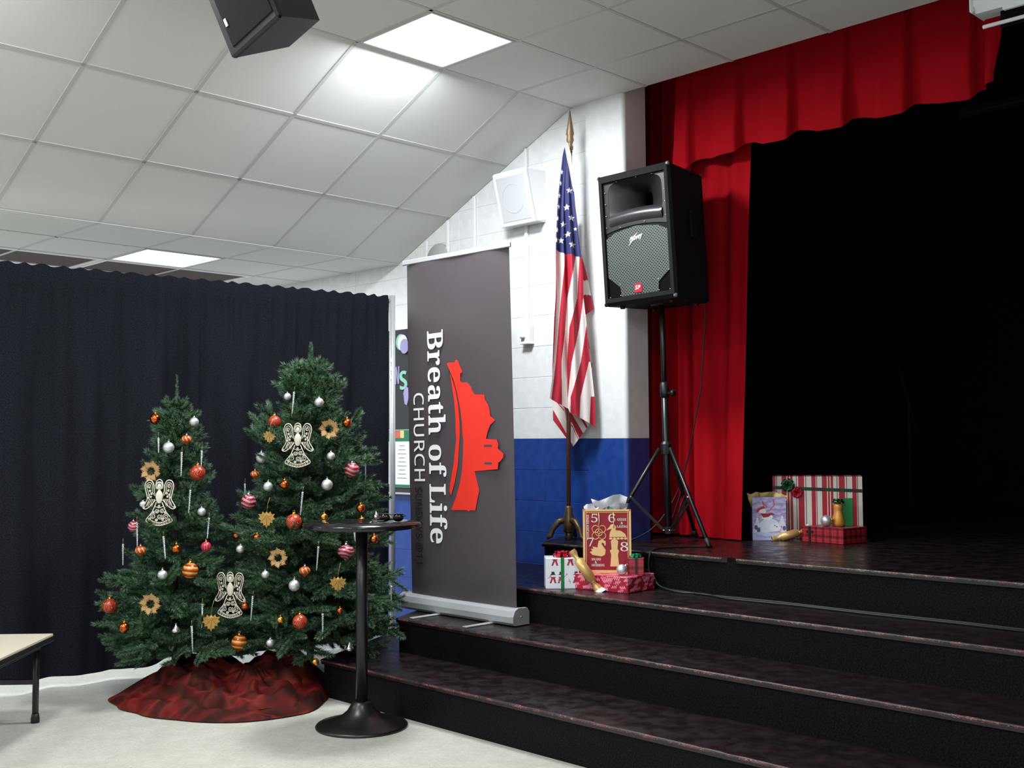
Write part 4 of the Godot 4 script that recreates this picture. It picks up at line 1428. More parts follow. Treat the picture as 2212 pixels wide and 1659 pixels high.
	var short_name := {"s": "silver ball", "c": "copper ball", "z": "gold ball", "i": "clear icicle", "l": "gold leaf", "r": "red gold-swirled ball", "n": "copper onion ornament", "b": "silver bell", "m": "magenta striped ball"}
	var said := {}
	var axes := {1: Vector3(-2.343, 0, 2.231), 2: Vector3(-1.95, 0, 1.61)}
	var made := {}
	for o in O:
		var kind: String = o[0]
		var tree: int = o[1]
		var at := Vector3(o[2], o[3], o[4])
		var which := "shorter" if tree == 1 else "taller"
		var info: Array = names[kind]
		var label: String = info[1] + " on the " + which + " tree"
		if kind == "a":
			label = info[1] + (" low between the two trees" if at.y < 0.8 and tree == 2 else (" near the top of the taller tree" if tree == 2 else " on the shorter tree"))
		elif kind == "w":
			label = info[1] + (" high" if at.y > 0.98 else " low") + " on the " + which + " tree"
		elif kind == "m" and tree == 2:
			label = "magenta ball ornament with silver wavy stripes on the taller tree"
		var away: Vector3 = at - axes[tree]
		away.y = 0
		var turn := atan2(away.x, away.z)
		turn = lerp_angle(turn, 0.79, 0.75 if kind in ["a", "w", "l"] else 0.0)
		if short_name.has(kind):
			var near := []
			for p in O:
				if p[1] == tree and p[0] != kind and marks.has(p[0]):
					near.append([at.distance_to(Vector3(p[2], p[3], p[4])), p])
			near.sort_custom(func(x, y): return x[0] < y[0])
			var q := Vector3(near[0][1][2], near[0][1][3], near[0][1][4])
			var rel := "beside"
			if absf(at.y - q.y) > near[0][0] * 0.65:
				rel = "above" if at.y > q.y else "below"
			label = short_name[kind] + " " + rel + " the " + marks[near[0][1][0]] + " on the " + which + " tree"
			var second := 1
			while said.has(label) and second < near.size():
				label = short_name[kind] + " near the " + marks[near[0][1][0]] + " and " + marks[near[second][1][0]] + " on the " + which + " tree"
				second += 1
			said[label] = true
		var t := thing(info[0], label, info[2], at, turn, info[0].replace("_", " ") + "s on the " + which + " tree")
		if kind == "i":
			t.rotation.z = 0.1 * sin(at.x * 40.0 + at.y * 13.0)
		elif kind == "w":
			t.rotation.z = at.y
		elif kind in ["m", "t", "r", "g"]:
			t.rotation.y += at.y * 3.0
		var key := "%s %.3f" % [kind, snappedf(o[5], 0.003)]
		if made.has(key):
			for ch in made[key].get_children():
				t.add_child(ch.duplicate())
		else:
			make_ornament(kind, o[5], t)
			made[key] = t

func build_skirt() -> void:
	var c := Vector2(-1.95, 2.0)
	var rim := [Vector2(-0.53, 0.54), Vector2(-0.3, 0.6), Vector2(-0.08, 0.59), Vector2(0.2, 0.5), Vector2(0.41, 0.35), Vector2(0.52, 0.02), Vector2(0.36, -0.25), Vector2(0.18, -0.36), Vector2(0.04, -0.5), Vector2(-0.2, -0.5), Vector2(-0.45, -0.3), Vector2(-0.62, 0.0), Vector2(-0.66, 0.3)]
	var ang := []
	for p in rim:
		ang.append([fposmod(p.angle(), TAU), p.length()])
	ang.sort_custom(func(x, y): return x[0] < y[0])
	var radius := func(a: float) -> float:
		a = fposmod(a, TAU)
		for i in ang.size():
			var p = ang[i]
			var q = ang[(i + 1) % ang.size()]
			var a0: float = p[0]
			var a1: float = q[0] + (TAU if i == ang.size() - 1 else 0.0)
			var x := a + (TAU if a < a0 and i == ang.size() - 1 else 0.0)
			if x >= a0 and x <= a1:
				return lerpf(p[1], q[1], smoothstep(0, 1, (x - a0) / (a1 - a0)))
		return 0.5
	var n := noise(1.0, 3, 91)
	var trunks := [Vector2(-2.343, 2.231), Vector2(-1.95, 1.61)]
	var st := cloth(150, 46, func(u: float, q: float) -> Vector3:
		var a := u * TAU
		var rr: float = radius.call(a) * q
		var p := c + Vector2(cos(a), sin(a)) * rr
		var puff := 0.0
		for k in trunks:
			puff += 0.08 * exp(-p.distance_squared_to(k) / 0.07)
		var w := n.get_noise_2d(p.x * 1.5, p.y * 1.5)
		var roll := sin(q * 15.0 + 5.0 * w + 1.5 * sin(a * 2.0)) * 0.5 + 0.5
		var ray := sin(a * 13.0 + 4.0 * w + q * 3.0) * 0.5 + 0.5
		var edge := 1.0 - pow(q, 9.0)
		var y := 0.006 + edge * (0.02 + 0.05 * (w + 0.4) + 0.032 * roll * q + 0.018 * ray * (1.0 - q * 0.6) + puff)
		return Vector3(p.x, maxf(y, 0.004), p.y))
	var o := thing("tree_skirt", "sheer brown and red organza cloth bunched round the feet of both trees", "tree skirt", Vector3.ZERO)
	add(o, "organza", st, M.skirt)
	var st2 := cloth(130, 40, func(u: float, q: float) -> Vector3:
		var a := u * TAU
		var rr: float = radius.call(a) * q * (0.76 + 0.05 * sin(a * 5.0 + 1.0) + 0.04 * sin(a * 11.0 + 2.0) + 0.14 * clampf(-cos(a - 0.8), 0, 1))
		var p := c + Vector2(cos(a), sin(a)) * rr
		var puff := 0.0
		for k in trunks:
			puff += 0.16 * exp(-p.distance_squared_to(k) / 0.07)
		var w := n.get_noise_2d(p.x * 1.5, p.y * 1.5)
		var w2 := n.get_noise_2d(p.x * 3.0 + 7.0, p.y * 3.0)
		var ray := sin(a * 16.0 + 5.0 * w2 + q * 4.0) * 0.5 + 0.5
		return Vector3(p.x, 0.03 + (1.0 - pow(q, 6.0)) * (0.055 + 0.09 * (w2 + 0.25) + 0.028 * ray * q + puff * 0.8), p.y))
	add(o, "bunched_layer", st2, M.skirt)

# ------------------------------------------------------------------ furniture
func build_cocktail_table() -> void:
	var t := thing("cocktail_table", "tall round black pedestal table standing before the steps", "table", Vector3(-1.03, 0, 1.94))
	var st := ST()
	lathe(st, [Vector2(0, 0), Vector2(0.222, 0.0), Vector2(0.224, 0.008), Vector2(0.216, 0.016), Vector2(0.16, 0.03), Vector2(0.105, 0.05), Vector2(0.07, 0.078), Vector2(0.052, 0.108), Vector2(0.046, 0.122), Vector2(0, 0.122)], 48)
	add(t, "base", st, M.black_metal)
	st = ST()
	tube(st, [Vector3(0, 0.11, 0), Vector3(0, 0.96, 0)], 0.0285, 20)
	add(t, "column", st, M.black_metal)
	st = ST(false)
	for k in 4:
		cbox(st, Transform3D(Basis(Vector3.UP, PI / 2 * k + 0.3), Vector3.ZERO) * T3(Vector3(0.1, 0.955, 0)), Vector3(0.2, 0.012, 0.03), 0.002)
	add(t, "spider", st, M.black_metal)
	st = ST()
	lathe(st, [Vector2(0, 0.96), Vector2(0.282, 0.96), Vector2(0.287, 0.964), Vector2(0.288, 0.978), Vector2(0.285, 0.984), Vector2(0, 0.984)], 64)
	add(t, "tabletop", st, mat(C8(22, 22, 23), 0.16))
	var k := thing("key_bunch", "bunch of silver keys on the round black table", "keys", Vector3(-0.985, 0.985, 1.915), 0.5)
	st = ST()
	var ring := []
	for i in 16:
		ring.append(Vector3(cos(TAU * i / 16) * 0.014, 0.003, sin(TAU * i / 16) * 0.014))
	tube(st, ring, 0.0013, 6, true)
	add(k, "ring", st, M.chrome)
	for i in 3:
		st = ST(false)
		var xf := Transform3D(Basis(Vector3.UP, i * 0.9 - 0.6) * Basis(Vector3.BACK, 0.05 * i), Vector3(0, 0.004 + 0.003 * i, 0))
		extrude(st, [Vector2(0.01, -0.009), Vector2(0.03, -0.01), Vector2(0.034, -0.004), Vector2(0.06, -0.004), Vector2(0.064, 0), Vector2(0.06, 0.004), Vector2(0.034, 0.004), Vector2(0.03, 0.01), Vector2(0.01, 0.009)], 0.002, xf * Transform3D(Basis(Vector3.RIGHT, -PI / 2), Vector3.ZERO))
		add(k, "key", st, M.chrome)
	var g := thing("sunglasses", "folded black sunglasses on the round black table", "sunglasses", Vector3(-0.95, 0.985, 1.82), 0.75)
	for s in [-1, 1]:
		st = ST()
		lathe(st, [Vector2(0, -0.002), Vector2(0.026, -0.002), Vector2(0.027, 0), Vector2(0.026, 0.002), Vector2(0, 0.002)], 18, Transform3D(Basis(Vector3.RIGHT, PI / 2) * Basis.from_scale(Vector3(1, 1, 0.75)), Vector3(s * 0.033, 0.021, 0)))
		add(g, "lens", st, mat(C8(8, 8, 9), 0.08))
		st = ST()
		tube(st, [Vector3(s * 0.064, 0.03, 0), Vector3(s * 0.066, 0.028, -0.03), Vector3(-s * 0.02, 0.006, -0.036)], 0.0025, 6)
		add(g, "temple", st, M.black_plastic)
	st = ST()
	tube(st, [Vector3(-0.062, 0.036, 0), Vector3(-0.03, 0.041, 0.002), Vector3(0, 0.036, 0.003), Vector3(0.03, 0.041, 0.002), Vector3(0.062, 0.036, 0)], 0.003, 6)
	add(g, "bridge", st, M.black_plastic)

func build_bench() -> void:
	var t := thing("folding_bench", "low folding bench with beige top and black steel legs beside the drape", "bench", Vector3(-2.26, 0, 3.02))
	var ex := Vector3(-0.676, 0, 0.737)
	var ez := Vector3(0.737, 0, 0.676)
	var B := Basis(ex, Vector3.UP, ex.cross(Vector3.UP))
	var along := 1.2
	var wide := 0.45
	ez = -ex.cross(Vector3.UP) if ex.cross(Vector3.UP).dot(ez) < 0 else ex.cross(Vector3.UP)
	var o := Vector3(0.0, 0, 0) - ez * 0.06 - ex * 0.06
	var c := o + ex * wide / 2 + ez * along / 2
	put(t, "top", box_mesh(Vector3(wide, 0.014, along), 0.002), M.beige_top, Transform3D(B, c + Vector3.UP * 0.419))
	put(t, "edge_band", box_mesh(Vector3(wide + 0.008, 0.026, along + 0.008), 0.003), M.black_plastic, Transform3D(B, c + Vector3.UP * 0.402))
	for q in [[0.06, 0.06], [wide - 0.06, 0.06], [0.06, along - 0.06], [wide - 0.06, along - 0.06]]:
		var p: Vector3 = o + ex * q[0] + ez * q[1]
		var st := ST()
		tube(st, [p + Vector3.UP * 0.03, p + Vector3.UP * 0.395], 0.0155, 12)
		add(t, "leg", st, M.black_metal)
		st = ST()
		lathe(st, [Vector2(0, 0), Vector2(0.021, 0), Vector2(0.021, 0.02), Vector2(0.017, 0.045), Vector2(0, 0.045)], 14, T3(p))
		add(t, "foot_cap", st, M.rubber)
	for e in [0.06, along - 0.06]:
		for y in [0.2, 0.375]:
			var st := ST(false)
			var p: Vector3 = o + ex * wide / 2 + ez * e + Vector3.UP * y
			cbox(st, Transform3D(B, p), Vector3(wide - 0.1, 0.026, 0.014), 0.002)
			add(t, "crossbar", st, M.black_metal)
	for x in [0.05, wide - 0.05]:
		var st := ST(false)
		cbox(st, Transform3D(B, o + ex * x + ez * along / 2 + Vector3.UP * 0.375), Vector3(0.02, 0.03, along - 0.1), 0.002)
		add(t, "rail", st, M.black_metal)
	for e in [0.06, along - 0.06]:
		var st := ST()
		var p: Vector3 = o + ex * 0.08 + ez * e + Vector3.UP * 0.2
		lathe(st, [Vector2(0, 0), Vector2(0.006, 0), Vector2(0.004, 0.003), Vector2(0, 0.004)], 10, Transform3D(Basis(ez, -PI / 2) , p - ez * 0.008))
		add(t, "rivet", st, M.chrome)

# ------------------------------------------------------------------ banner
func build_banner() -> void:
	var t := thing("rollup_banner", "tall dark grey roll-up church banner with red emblem standing on the steps", "banner", Vector3(-1.823, LEVEL_Y[2], 1.0))
	var lean := -0.0215
	# silver cassette
	var st := ST()
	var prof := []
	for p in [Vector2(-0.058, 0.006), Vector2(-0.058, 0.07), Vector2(-0.044, 0.09), Vector2(0.02, 0.092), Vector2(0.044, 0.08), Vector2(0.058, 0.05), Vector2(0.058, 0.02), Vector2(0.046, 0.006)]:
		prof.append(p)
	st = ST(false)
	extrude(st, prof, 0.93, Transform3D(Basis(Vector3(0, 0, 1), Vector3(0, 1, 0), Vector3(-1, 0, 0)), Vector3(0.935, 0, 0)))
	add(t, "cassette", st, M.alu)
	var cap := []
	for p in prof:
		cap.append(Vector2(p.x * 1.06, (p.y - 0.048) * 1.06 + 0.051))
	for x in [0.005, 0.957]:
		st = ST(false)
		extrude(st, cap, 0.022, Transform3D(Basis(Vector3(0, 0, 1), Vector3(0, 1, 0), Vector3(-1, 0, 0)), Vector3(x, 0, 0)))
		add(t, "end_cap", st, M.alu)
	st = ST()
	lathe(st, [Vector2(0, 0), Vector2(0.006, 0), Vector2(0.004, 0.003), Vector2(0, 0.004)], 12, Transform3D(Basis(Vector3.BACK, -PI / 2), Vector3(0.957, 0.05, 0)))
	add(t, "screw", st, M.chrome)
	for x in [0.33, 0.77]:
		put(t, "foot", box_mesh(Vector3(0.034, 0.007, 0.25), 0.002), M.alu, T3(Vector3(x, 0.0037, 0.12)))
	# fabric with slightly curled edges
	var fab := func(u: float, q: float) -> Vector3:
		var y := lerpf(2.065, 0.075, q)
		var curled := 0.018 * pow(absf(u * 2.0 - 1.0), 5.0)
		return Vector3(lerpf(0.02, 0.908, u) + lean * y, y, curled * -1.0 + 0.004 * sin(u * 9.0 + q * 4.0))
	add(t, "fabric", cloth(60, 40, fab), M.banner)
	var tilt := Basis(Vector3.BACK, -lean * 0.98)
	put(t, "top_rail", box_mesh(Vector3(0.935, 0.03, 0.016), 0.004), M.alu, Transform3D(Basis(Vector3.BACK, -0.004), Vector3(0.464 + lean * 2.07, 2.078, -0.004)))
	st = ST()
	tube(st, [Vector3(0.45, 0.06, -0.03), Vector3(0.42, 2.08, -0.03)], 0.008, 8)
	add(t, "support_pole", st, M.alu)
	# lettering: reads downwards
	var down := func(x: float, y: float, dx: float) -> Transform3D:
		var yx := Vector3(dx, -1, 0).normalized()
		return Transform3D(Basis(yx, Vector3(-yx.y, yx.x, 0), Vector3.BACK), Vector3(x, y, 0.0055))
	letters(t, "lettering", "Breath of Life", "Droid Serif", Vector2(1.245, 0.155), M.ink_white, down.call(0.188, 1.645, -0.0215 * -1.0), true)
	letters(t, "lettering", "CHURCH", "Droid Sans", Vector2(0.523, 0.096), M.ink_white, down.call(0.062, 1.281, 0.0215), false)
	letters(t, "lettering", "SUNDAYS @11", "Droid Sans", Vector2(0.45, 0.066), M.ink_black, down.call(0.073, 0.722, 0.0215), false)
	st = ST(false)
	extrude(st, [Vector2(0.367, 1.4447), Vector2(0.384, 1.4497), Vector2(0.434, 1.4487), Vector2(0.445, 1.4627), Vector2(0.459, 1.4607), Vector2(0.5, 1.3897), Vector2(0.483, 1.3797), Vector2(0.483, 1.3387), Vector2(0.494, 1.3287), Vector2(0.538, 1.3287), Vector2(0.573, 1.3017), Vector2(0.577, 1.2857), Vector2(0.601, 1.2577), Vector2(0.683, 1.2527), Vector2(0.686, 1.2257), Vector2(0.711, 1.1967), Vector2(0.724, 1.1677), Vector2(0.73, 1.1317), Vector2(0.768, 1.1097), Vector2(0.728, 1.0827), Vector2(0.708, 1.0457), Vector2(0.695, 1.0067), Vector2(0.78, 1.0017), Vector2(0.782, 0.9977), Vector2(0.793, 0.9777), Vector2(0.788, 0.9517), Vector2(0.806, 0.9407), Vector2(0.833, 0.9257), Vector2(0.83, 0.9037), Vector2(0.806, 0.8817), Vector2(0.792, 0.8747), Vector2(0.788, 0.8397), Vector2(0.6, 0.8247), Vector2(0.638, 0.7197), Vector2(0.604, 0.6047), Vector2(0.565, 0.6057), Vector2(0.551, 0.5967), Vector2(0.537, 0.6047), Vector2(0.401, 0.5997), Vector2(0.441, 0.6687), Vector2(0.476, 0.7527), Vector2(0.496, 0.8297), Vector2(0.505, 0.9287), Vector2(0.507, 0.9977), Vector2(0.5, 1.0477), Vector2(0.496, 1.1067), Vector2(0.482, 1.1807), Vector2(0.451, 1.2847), Vector2(0.423, 1.3527)], 0.0012, T3(Vector3(0, 0, 0.0055)))
	extrude(st, [Vector2(0.396, 1.3817), Vector2(0.417, 1.3417), Vector2(0.442, 1.2847), Vector2(0.466, 1.1887), Vector2(0.476, 1.0927), Vector2(0.477, 1.0407), Vector2(0.475, 1.0047), Vector2(0.471, 0.9667), Vector2(0.459, 0.8517), Vector2(0.43, 0.7517), Vector2(0.401, 0.6827), Vector2(0.386, 0.7127), Vector2(0.396, 0.7587), Vector2(0.425, 0.8667), Vector2(0.443, 0.9827), Vector2(0.448, 1.0057), Vector2(0.443, 1.0417), Vector2(0.441, 1.1297), Vector2(0.431, 1.2187), Vector2(0.414, 1.3007)], 0.0012, T3(Vector3(0, 0, 0.0055)))
	var lg := add(t, "emblem", st, M.banner_red)
	lg.set_meta("label", "red emblem of a skyline above a curved band")
	for w in [[Vector2(0.678, 0.9737), Vector2(0.743, 0.9737), Vector2(0.743, 0.9617), Vector2(0.678, 0.9617)], [Vector2(0.683, 0.8757), Vector2(0.742, 0.8757), Vector2(0.742, 0.8647), Vector2(0.682, 0.8647)]]:
		st = ST(false)
		extrude(st, w, 0.0006, T3(Vector3(0, 0, 0.0066)))
		add(t, "emblem_window", st, M.banner)

# ------------------------------------------------------------------ flag
func build_flag() -> void:
	var t := thing("flag_stand", "wooden flag pole with bronze claw base and gold spear tip beside the stage opening", "flag pole", Vector3(-1.285, LEVEL_Y[4], 0.155))
	var ex := Vector3(0.705, 0, -0.709)
	var out := Vector3(0.709, 0, 0.705)
	var st := ST()
	tube(st, [Vector3(0, 0.12, 0), Vector3(0.012, 1.3, 0), Vector3(0.03, 2.46, -0.01)], 0.0135, 12)
	add(t, "pole", st, M.wood)
	st = ST()
	lathe(st, [Vector2(0, 0), Vector2(0.018, 0), Vector2(0.02, 0.02), Vector2(0.014, 0.03), Vector2(0.018, 0.045), Vector2(0.024, 0.06), Vector2(0.02, 0.085), Vector2(0.026, 0.1), Vector2(0.012, 0.19), Vector2(0.003, 0.25), Vector2(0, 0.252)], 16, T3(Vector3(0.03, 2.44, -0.01)))
	add(t, "spear_tip", st, M.brass)
	st = ST()
	lathe(st, [Vector2(0, 0.05), Vector2(0.036, 0.05), Vector2(0.04, 0.1), Vector2(0.034, 0.14), Vector2(0.026, 0.16), Vector2(0.024, 0.2), Vector2(0.016, 0.21), Vector2(0, 0.21)], 20)
	lathe(st, [Vector2(0, 0.004), Vector2(0.026, 0.004), Vector2(0.024, 0.05), Vector2(0, 0.05)], 16)
	add(t, "socket", st, M.bronze)
	for k in 3:
		var an := 2.2 + TAU * k / 3
		var d := Vector3(cos(an), 0, sin(an))
		st = ST()
		tube(st, [d * 0.02 + Vector3.UP * 0.12, d * 0.06 + Vector3.UP * 0.115, d * 0.1 + Vector3.UP * 0.07, d * 0.115 + Vector3.UP * 0.025, d * 0.14 + Vector3.UP * 0.012], [0.022, 0.02, 0.017, 0.016, 0.011], 10)
		add(t, "claw_foot", st, M.bronze)
	# the flag itself, hung in folds; outlines are read in units of 1/930 m
	var f := thing("flag", "american flag with stars and stripes hanging in folds from the pole", "flag", Vector3(-1.285, LEVEL_Y[4], 0.155))
	var L := [[-75, 545, 558], [0, 527, 578], [100, 515, 583], [200, 503, 591], [300, 493, 599], [400, 488, 610], [500, 482, 620], [600, 481, 632], [700, 482, 640], [830, 479, 641], [950, 470, 655], [1100, 463, 668], [1300, 455, 690], [1440, 437, 703], [1575, 470, 704]]
	var sc := 1.0 / 930.0
	var place := func(zx: float, zy: float, depth: float) -> Vector3:
		return ex * ((zx - 548.0) * sc) + Vector3.UP * (2.47 - (zy + 75.0) * sc) + out * depth
	var side := func(zy: float, k: int) -> float:
		for i in L.size() - 1:
			if zy <= L[i + 1][0]:
				return lerpf(L[i][k], L[i + 1][k], clampf((zy - L[i][0]) / float(L[i + 1][0] - L[i][0]), 0, 1))
		return L[-1][k]
	var grid := func(nu: int, nv: int, at: Callable) -> SurfaceTool:
		var s := ST()
		var g := []
		for j in nv + 1:
			var row := []
			for i in nu + 1:
				row.append(at.call(float(i) / nu, float(j) / nv))
			g.append(row)
		for j in nv:
			for i in nu:
				var p := [g[j][i], g[j + 1][i], g[j + 1][i + 1], g[j][i + 1]]
				var uv := []
				for e in p:
					uv.append(Vector2((e[1].x - 430.0) / 290.0, (e[1].y + 80.0) / 1680.0))
				quad(s, p[0][0], p[1][0], p[2][0], p[3][0], out, uv)
		return s
	# front layer; its lower hem steps down at the central fold
	var front := func(u: float, v: float) -> Array:
		var bottom := 1410.0 + 60.0 * u / 0.42 if u < 0.42 else 1490.0 + 85.0 * (u - 0.42) / 0.58
		var zy := lerpf(-75.0, bottom, v)
		var zx := lerpf(side.call(zy, 1), side.call(zy, 2), u)
		var open := smoothstep(0.02, 0.5, v)
		var dep := 0.074 + open * (0.020 * sin(u * 11.0 + 1.2) + 0.012 * sin(u * 21.0 + v * 3.0)) - open * 0.03 * smoothstep(0.08, 0.0, absf(u - 0.42))
		return [place.call(zx, zy, dep), Vector2(zx, zy)]
	add(f, "front_fold", grid.call(44, 90, front), M.flag)
	var back := func(u: float, v: float) -> Array:
		var zy := lerpf(300.0, lerpf(1480.0, 1690.0, 1.0 - absf(u - 0.5) * 1.5), v)
		var w := clampf((zy - 300.0) / 900.0, 0.15, 1.0)
		var zx := lerpf(548.0 - 85.0 * w, 548.0 + 145.0 * w, u)
		return [place.call(zx, zy, -0.03 + 0.012 * sin(u * 9.0)), Vector2(470.0 + fposmod((zx - 480.0) * 1.0 + (zy - 1400.0) * -0.55, 230.0), 1300.0)]
	add(f, "back_fold", grid.call(24, 40, back), M.flag)
	var flap := func(u: float, v: float) -> Array:
		var zy := lerpf(590.0, 948.0 - 60.0 * u, v)
		var zx := lerpf(618.0, lerpf(640.0, 705.0, pow(v, 0.8)), u)
		var band := 640.0 if zy < 720.0 else (600.0 if zy < 805.0 else 640.0)
		return [place.call(zx, zy, 0.006 - 0.02 * u), Vector2(622.0 if band > 610.0 else 580.0, 830.0)]
	add(f, "side_fold", grid.call(12, 30, flap), M.flag)
	var ring := []
	st = ST()
	for k in 12:
		ring.append(Vector3(0.03, 2.425, -0.01) + out * 0.014 + ex * cos(TAU * k / 12) * 0.012 + Vector3.UP * sin(TAU * k / 12) * 0.012)
	tube(st, ring, 0.0025, 5, true)
	add(f, "grommet", st, M.brass)

# ------------------------------------------------------------------ loudspeaker on its stand
func build_loudspeaker() -> void:
	var ax := Vector3(-0.665, LEVEL_Y[4], -0.045)
	var t := thing("speaker_stand", "black tripod speaker stand on the stage in front of the red curtain", "speaker stand", ax)
	t.basis = Basis(Vector3(0.709, 0, 0.705), 0.018)
	var st := ST()
	tube(st, [Vector3(0, 0.06, 0), Vector3(0, 0.93, 0)], 0.0215, 16)
	add(t, "lower_tube", st, M.black_metal)
	st = ST()
	tube(st, [Vector3(0, 0.9, 0), Vector3(0, 1.44, 0)], 0.0165, 16)
	add(t, "upper_tube", st, M.black_metal)
	st = ST()
	lathe(st, [Vector2(0, 0.87), Vector2(0.026, 0.87), Vector2(0.028, 0.9), Vector2(0.026, 0.95), Vector2(0.017, 0.96), Vector2(0, 0.96)], 18)
	add(t, "collar", st, M.black_plastic)
	st = ST()
	lathe(st, [Vector2(0, 0.0), Vector2(0.008, 0), Vector2(0.008, 0.03), Vector2(0.02, 0.034), Vector2(0.02, 0.05), Vector2(0, 0.052)], 12, Transform3D(Basis(Vector3(0, 0, -1), -PI / 2 * -1.0) * Basis(Vector3.UP, 0.0), Vector3(0.02, 0.89, 0.0)))
	add(t, "knob", st, M.black_plastic)
	st = ST(false)
	lathe(st, [Vector2(0, 0.53), Vector2(0.032, 0.53), Vector2(0.034, 0.545), Vector2(0.034, 0.59), Vector2(0.024, 0.605), Vector2(0, 0.605)], 12)
	add(t, "hub", st, M.black_plastic)
	st = ST(false)
	lathe(st, [Vector2(0, 0.06), Vector2(0.03, 0.06), Vector2(0.03, 0.1), Vector2(0, 0.1)], 12)
	add(t, "lower_hub", st, M.black_plastic)
	var a0 := deg_to_rad(18.0)
	for k in 3:
		var an := a0 + TAU * k / 3
		var d := Vector3(cos(an), 0, sin(an))
		var top := d * 0.04 + Vector3.UP * 0.565
		var foot := d * 0.385 + Vector3.UP * 0.02
		var mid := top.lerp(foot, 0.52)
		var sd := d.cross(Vector3.UP)
		var leg := ST()
		tube(leg, [top, foot], 0.0125, 10)
		var lm := add(t, "leg", leg, M.black_metal)
		st = ST()
		tube(st, [top.lerp(foot, 0.94), foot.lerp(top, -0.02)], 0.0155, 10)
		add(lm, "rubber_foot", st, M.rubber)
		for s in [-1.0, 1.0]:
			st = ST(false)
			var p0: Vector3 = d * 0.03 + Vector3.UP * 0.08 + sd * 0.014 * s
			var p1: Vector3 = mid + sd * 0.014 * s
			var dir := (p1 - p0).normalized()
			cbox(st, Transform3D(Basis(sd, dir.cross(sd).normalized() * -1.0, sd.cross(dir.cross(sd) * -1.0).normalized()), (p0 + p1) / 2), Vector3(0.003, 0.018, p0.distance_to(p1)), 0.0005)
			add(t, "brace", st, M.black_metal)
		st = ST()
		tube(st, [mid - sd * 0.019, mid + sd * 0.019], 0.005, 8)
		tube(st, [d * 0.03 + Vector3.UP * 0.08 - sd * 0.019, d * 0.03 + Vector3.UP * 0.08 + sd * 0.019], 0.005, 8)
		add(t, "bolt", st, M.chrome)
	# the loudspeaker: front is local +z
	var W := 0.505
	var H := 0.785
	var D := 0.455
	var s := thing("loudspeaker", "large black loudspeaker with horn and steel grille on the tripod stand", "speaker", Vector3(-0.683, 2.19, -0.013))
	s.basis = Basis(Vector3(0.709, 0, 0.705), 0.048) * Basis(Vector3.UP, deg_to_rad(5.0))
	# cabinet: sides taper towards the back, the front is a recess framed by the carcass
	st = ST(false)
	var fx := W / 2
	var bx := W / 2 - 0.05
	var z1 := D / 2
	var z0 := -D / 2
	var ch := 0.02
	quad(st, Vector3(-bx, 0, z0), Vector3(bx, 0, z0), Vector3(bx, H, z0), Vector3(-bx, H, z0), Vector3(0, 0, -1))
	for sx in [-1.0, 1.0]:
		quad(st, Vector3(sx * fx, 0.02, z1 - ch), Vector3(sx * bx, 0.02, z0), Vector3(sx * bx, H - 0.02, z0), Vector3(sx * fx, H - 0.02, z1 - ch), Vector3(sx, 0, 0))
		quad(st, Vector3(sx * fx, 0.02, z1 - ch), Vector3(sx * (fx - ch * 0.6), 0.02, z1), Vector3(sx * (fx - ch * 0.6), H - 0.02, z1), Vector3(sx * fx, H - 0.02, z1 - ch), Vector3(sx, 0, 1))
	for e in [[0.0, 1.0], [H, -1.0]]:
		var y: float = e[0]
		var q: float = e[1]
		quad(st, Vector3(-fx + 0.02, y, z1 - ch), Vector3(fx - 0.02, y, z1 - ch), Vector3(bx - 0.02, y, z0), Vector3(-bx + 0.02, y, z0), Vector3(0, -q, 0))
		quad(st, Vector3(-fx + 0.02, y, z1 - ch), Vector3(fx - 0.02, y, z1 - ch), Vector3(fx - ch * 0.6, y + q * 0.02, z1), Vector3(-fx + ch * 0.6, y + q * 0.02, z1), Vector3(0, -q, 1))
		for sx in [-1.0, 1.0]:
			quad(st, Vector3(sx * (fx - 0.02), y, z1 - ch), Vector3(sx * fx, y + q * 0.02, z1 - ch), Vector3(sx * bx, y + q * 0.02, z0), Vector3(sx * (bx - 0.02), y, z0), Vector3(sx, -q, 0))
			tri(st, Vector3(sx * (fx - 0.02), y, z1 - ch), Vector3(sx * fx, y + q * 0.02, z1 - ch), Vector3(sx * (fx - ch * 0.6), y + q * 0.02, z1), Vector3(sx, -q, 1))
	# front rim and the walls of the recess
	var ix := fx - 0.034
	var y0 := 0.045
	var y1 := H - 0.045
	var rec := z1 - 0.025
	var of := [Vector3(-fx + ch * 0.6, 0.02, z1), Vector3(fx - ch * 0.6, 0.02, z1), Vector3(fx - ch * 0.6, H - 0.02, z1), Vector3(-fx + ch * 0.6, H - 0.02, z1)]
	var inn := [Vector3(-ix, y0, z1), Vector3(ix, y0, z1), Vector3(ix, y1, z1), Vector3(-ix, y1, z1)]
	for k in 4:
		var k2 := (k + 1) % 4
		quad(st, of[k], of[k2], inn[k2], inn[k], Vector3(0, 0, 1))
		quad(st, inn[k], inn[k2], inn[k2] - Vector3(0, 0, 0.025), inn[k] - Vector3(0, 0, 0.025), Vector3(0, H / 2, 0) - (inn[k] + inn[k2]) / 2)
	quad(st, Vector3(-ix, y0, rec), Vector3(ix, y0, rec), Vector3(ix, 0.47, rec), Vector3(-ix, 0.47, rec), Vector3(0, 0, 1))
	add(s, "cabinet", st, M.black_carpet)
	# moulded horn: a flare with a rolled lower lip
	var hy0 := 0.435
	var hy1 := y1
	var hcy := 0.60
	st = ST()
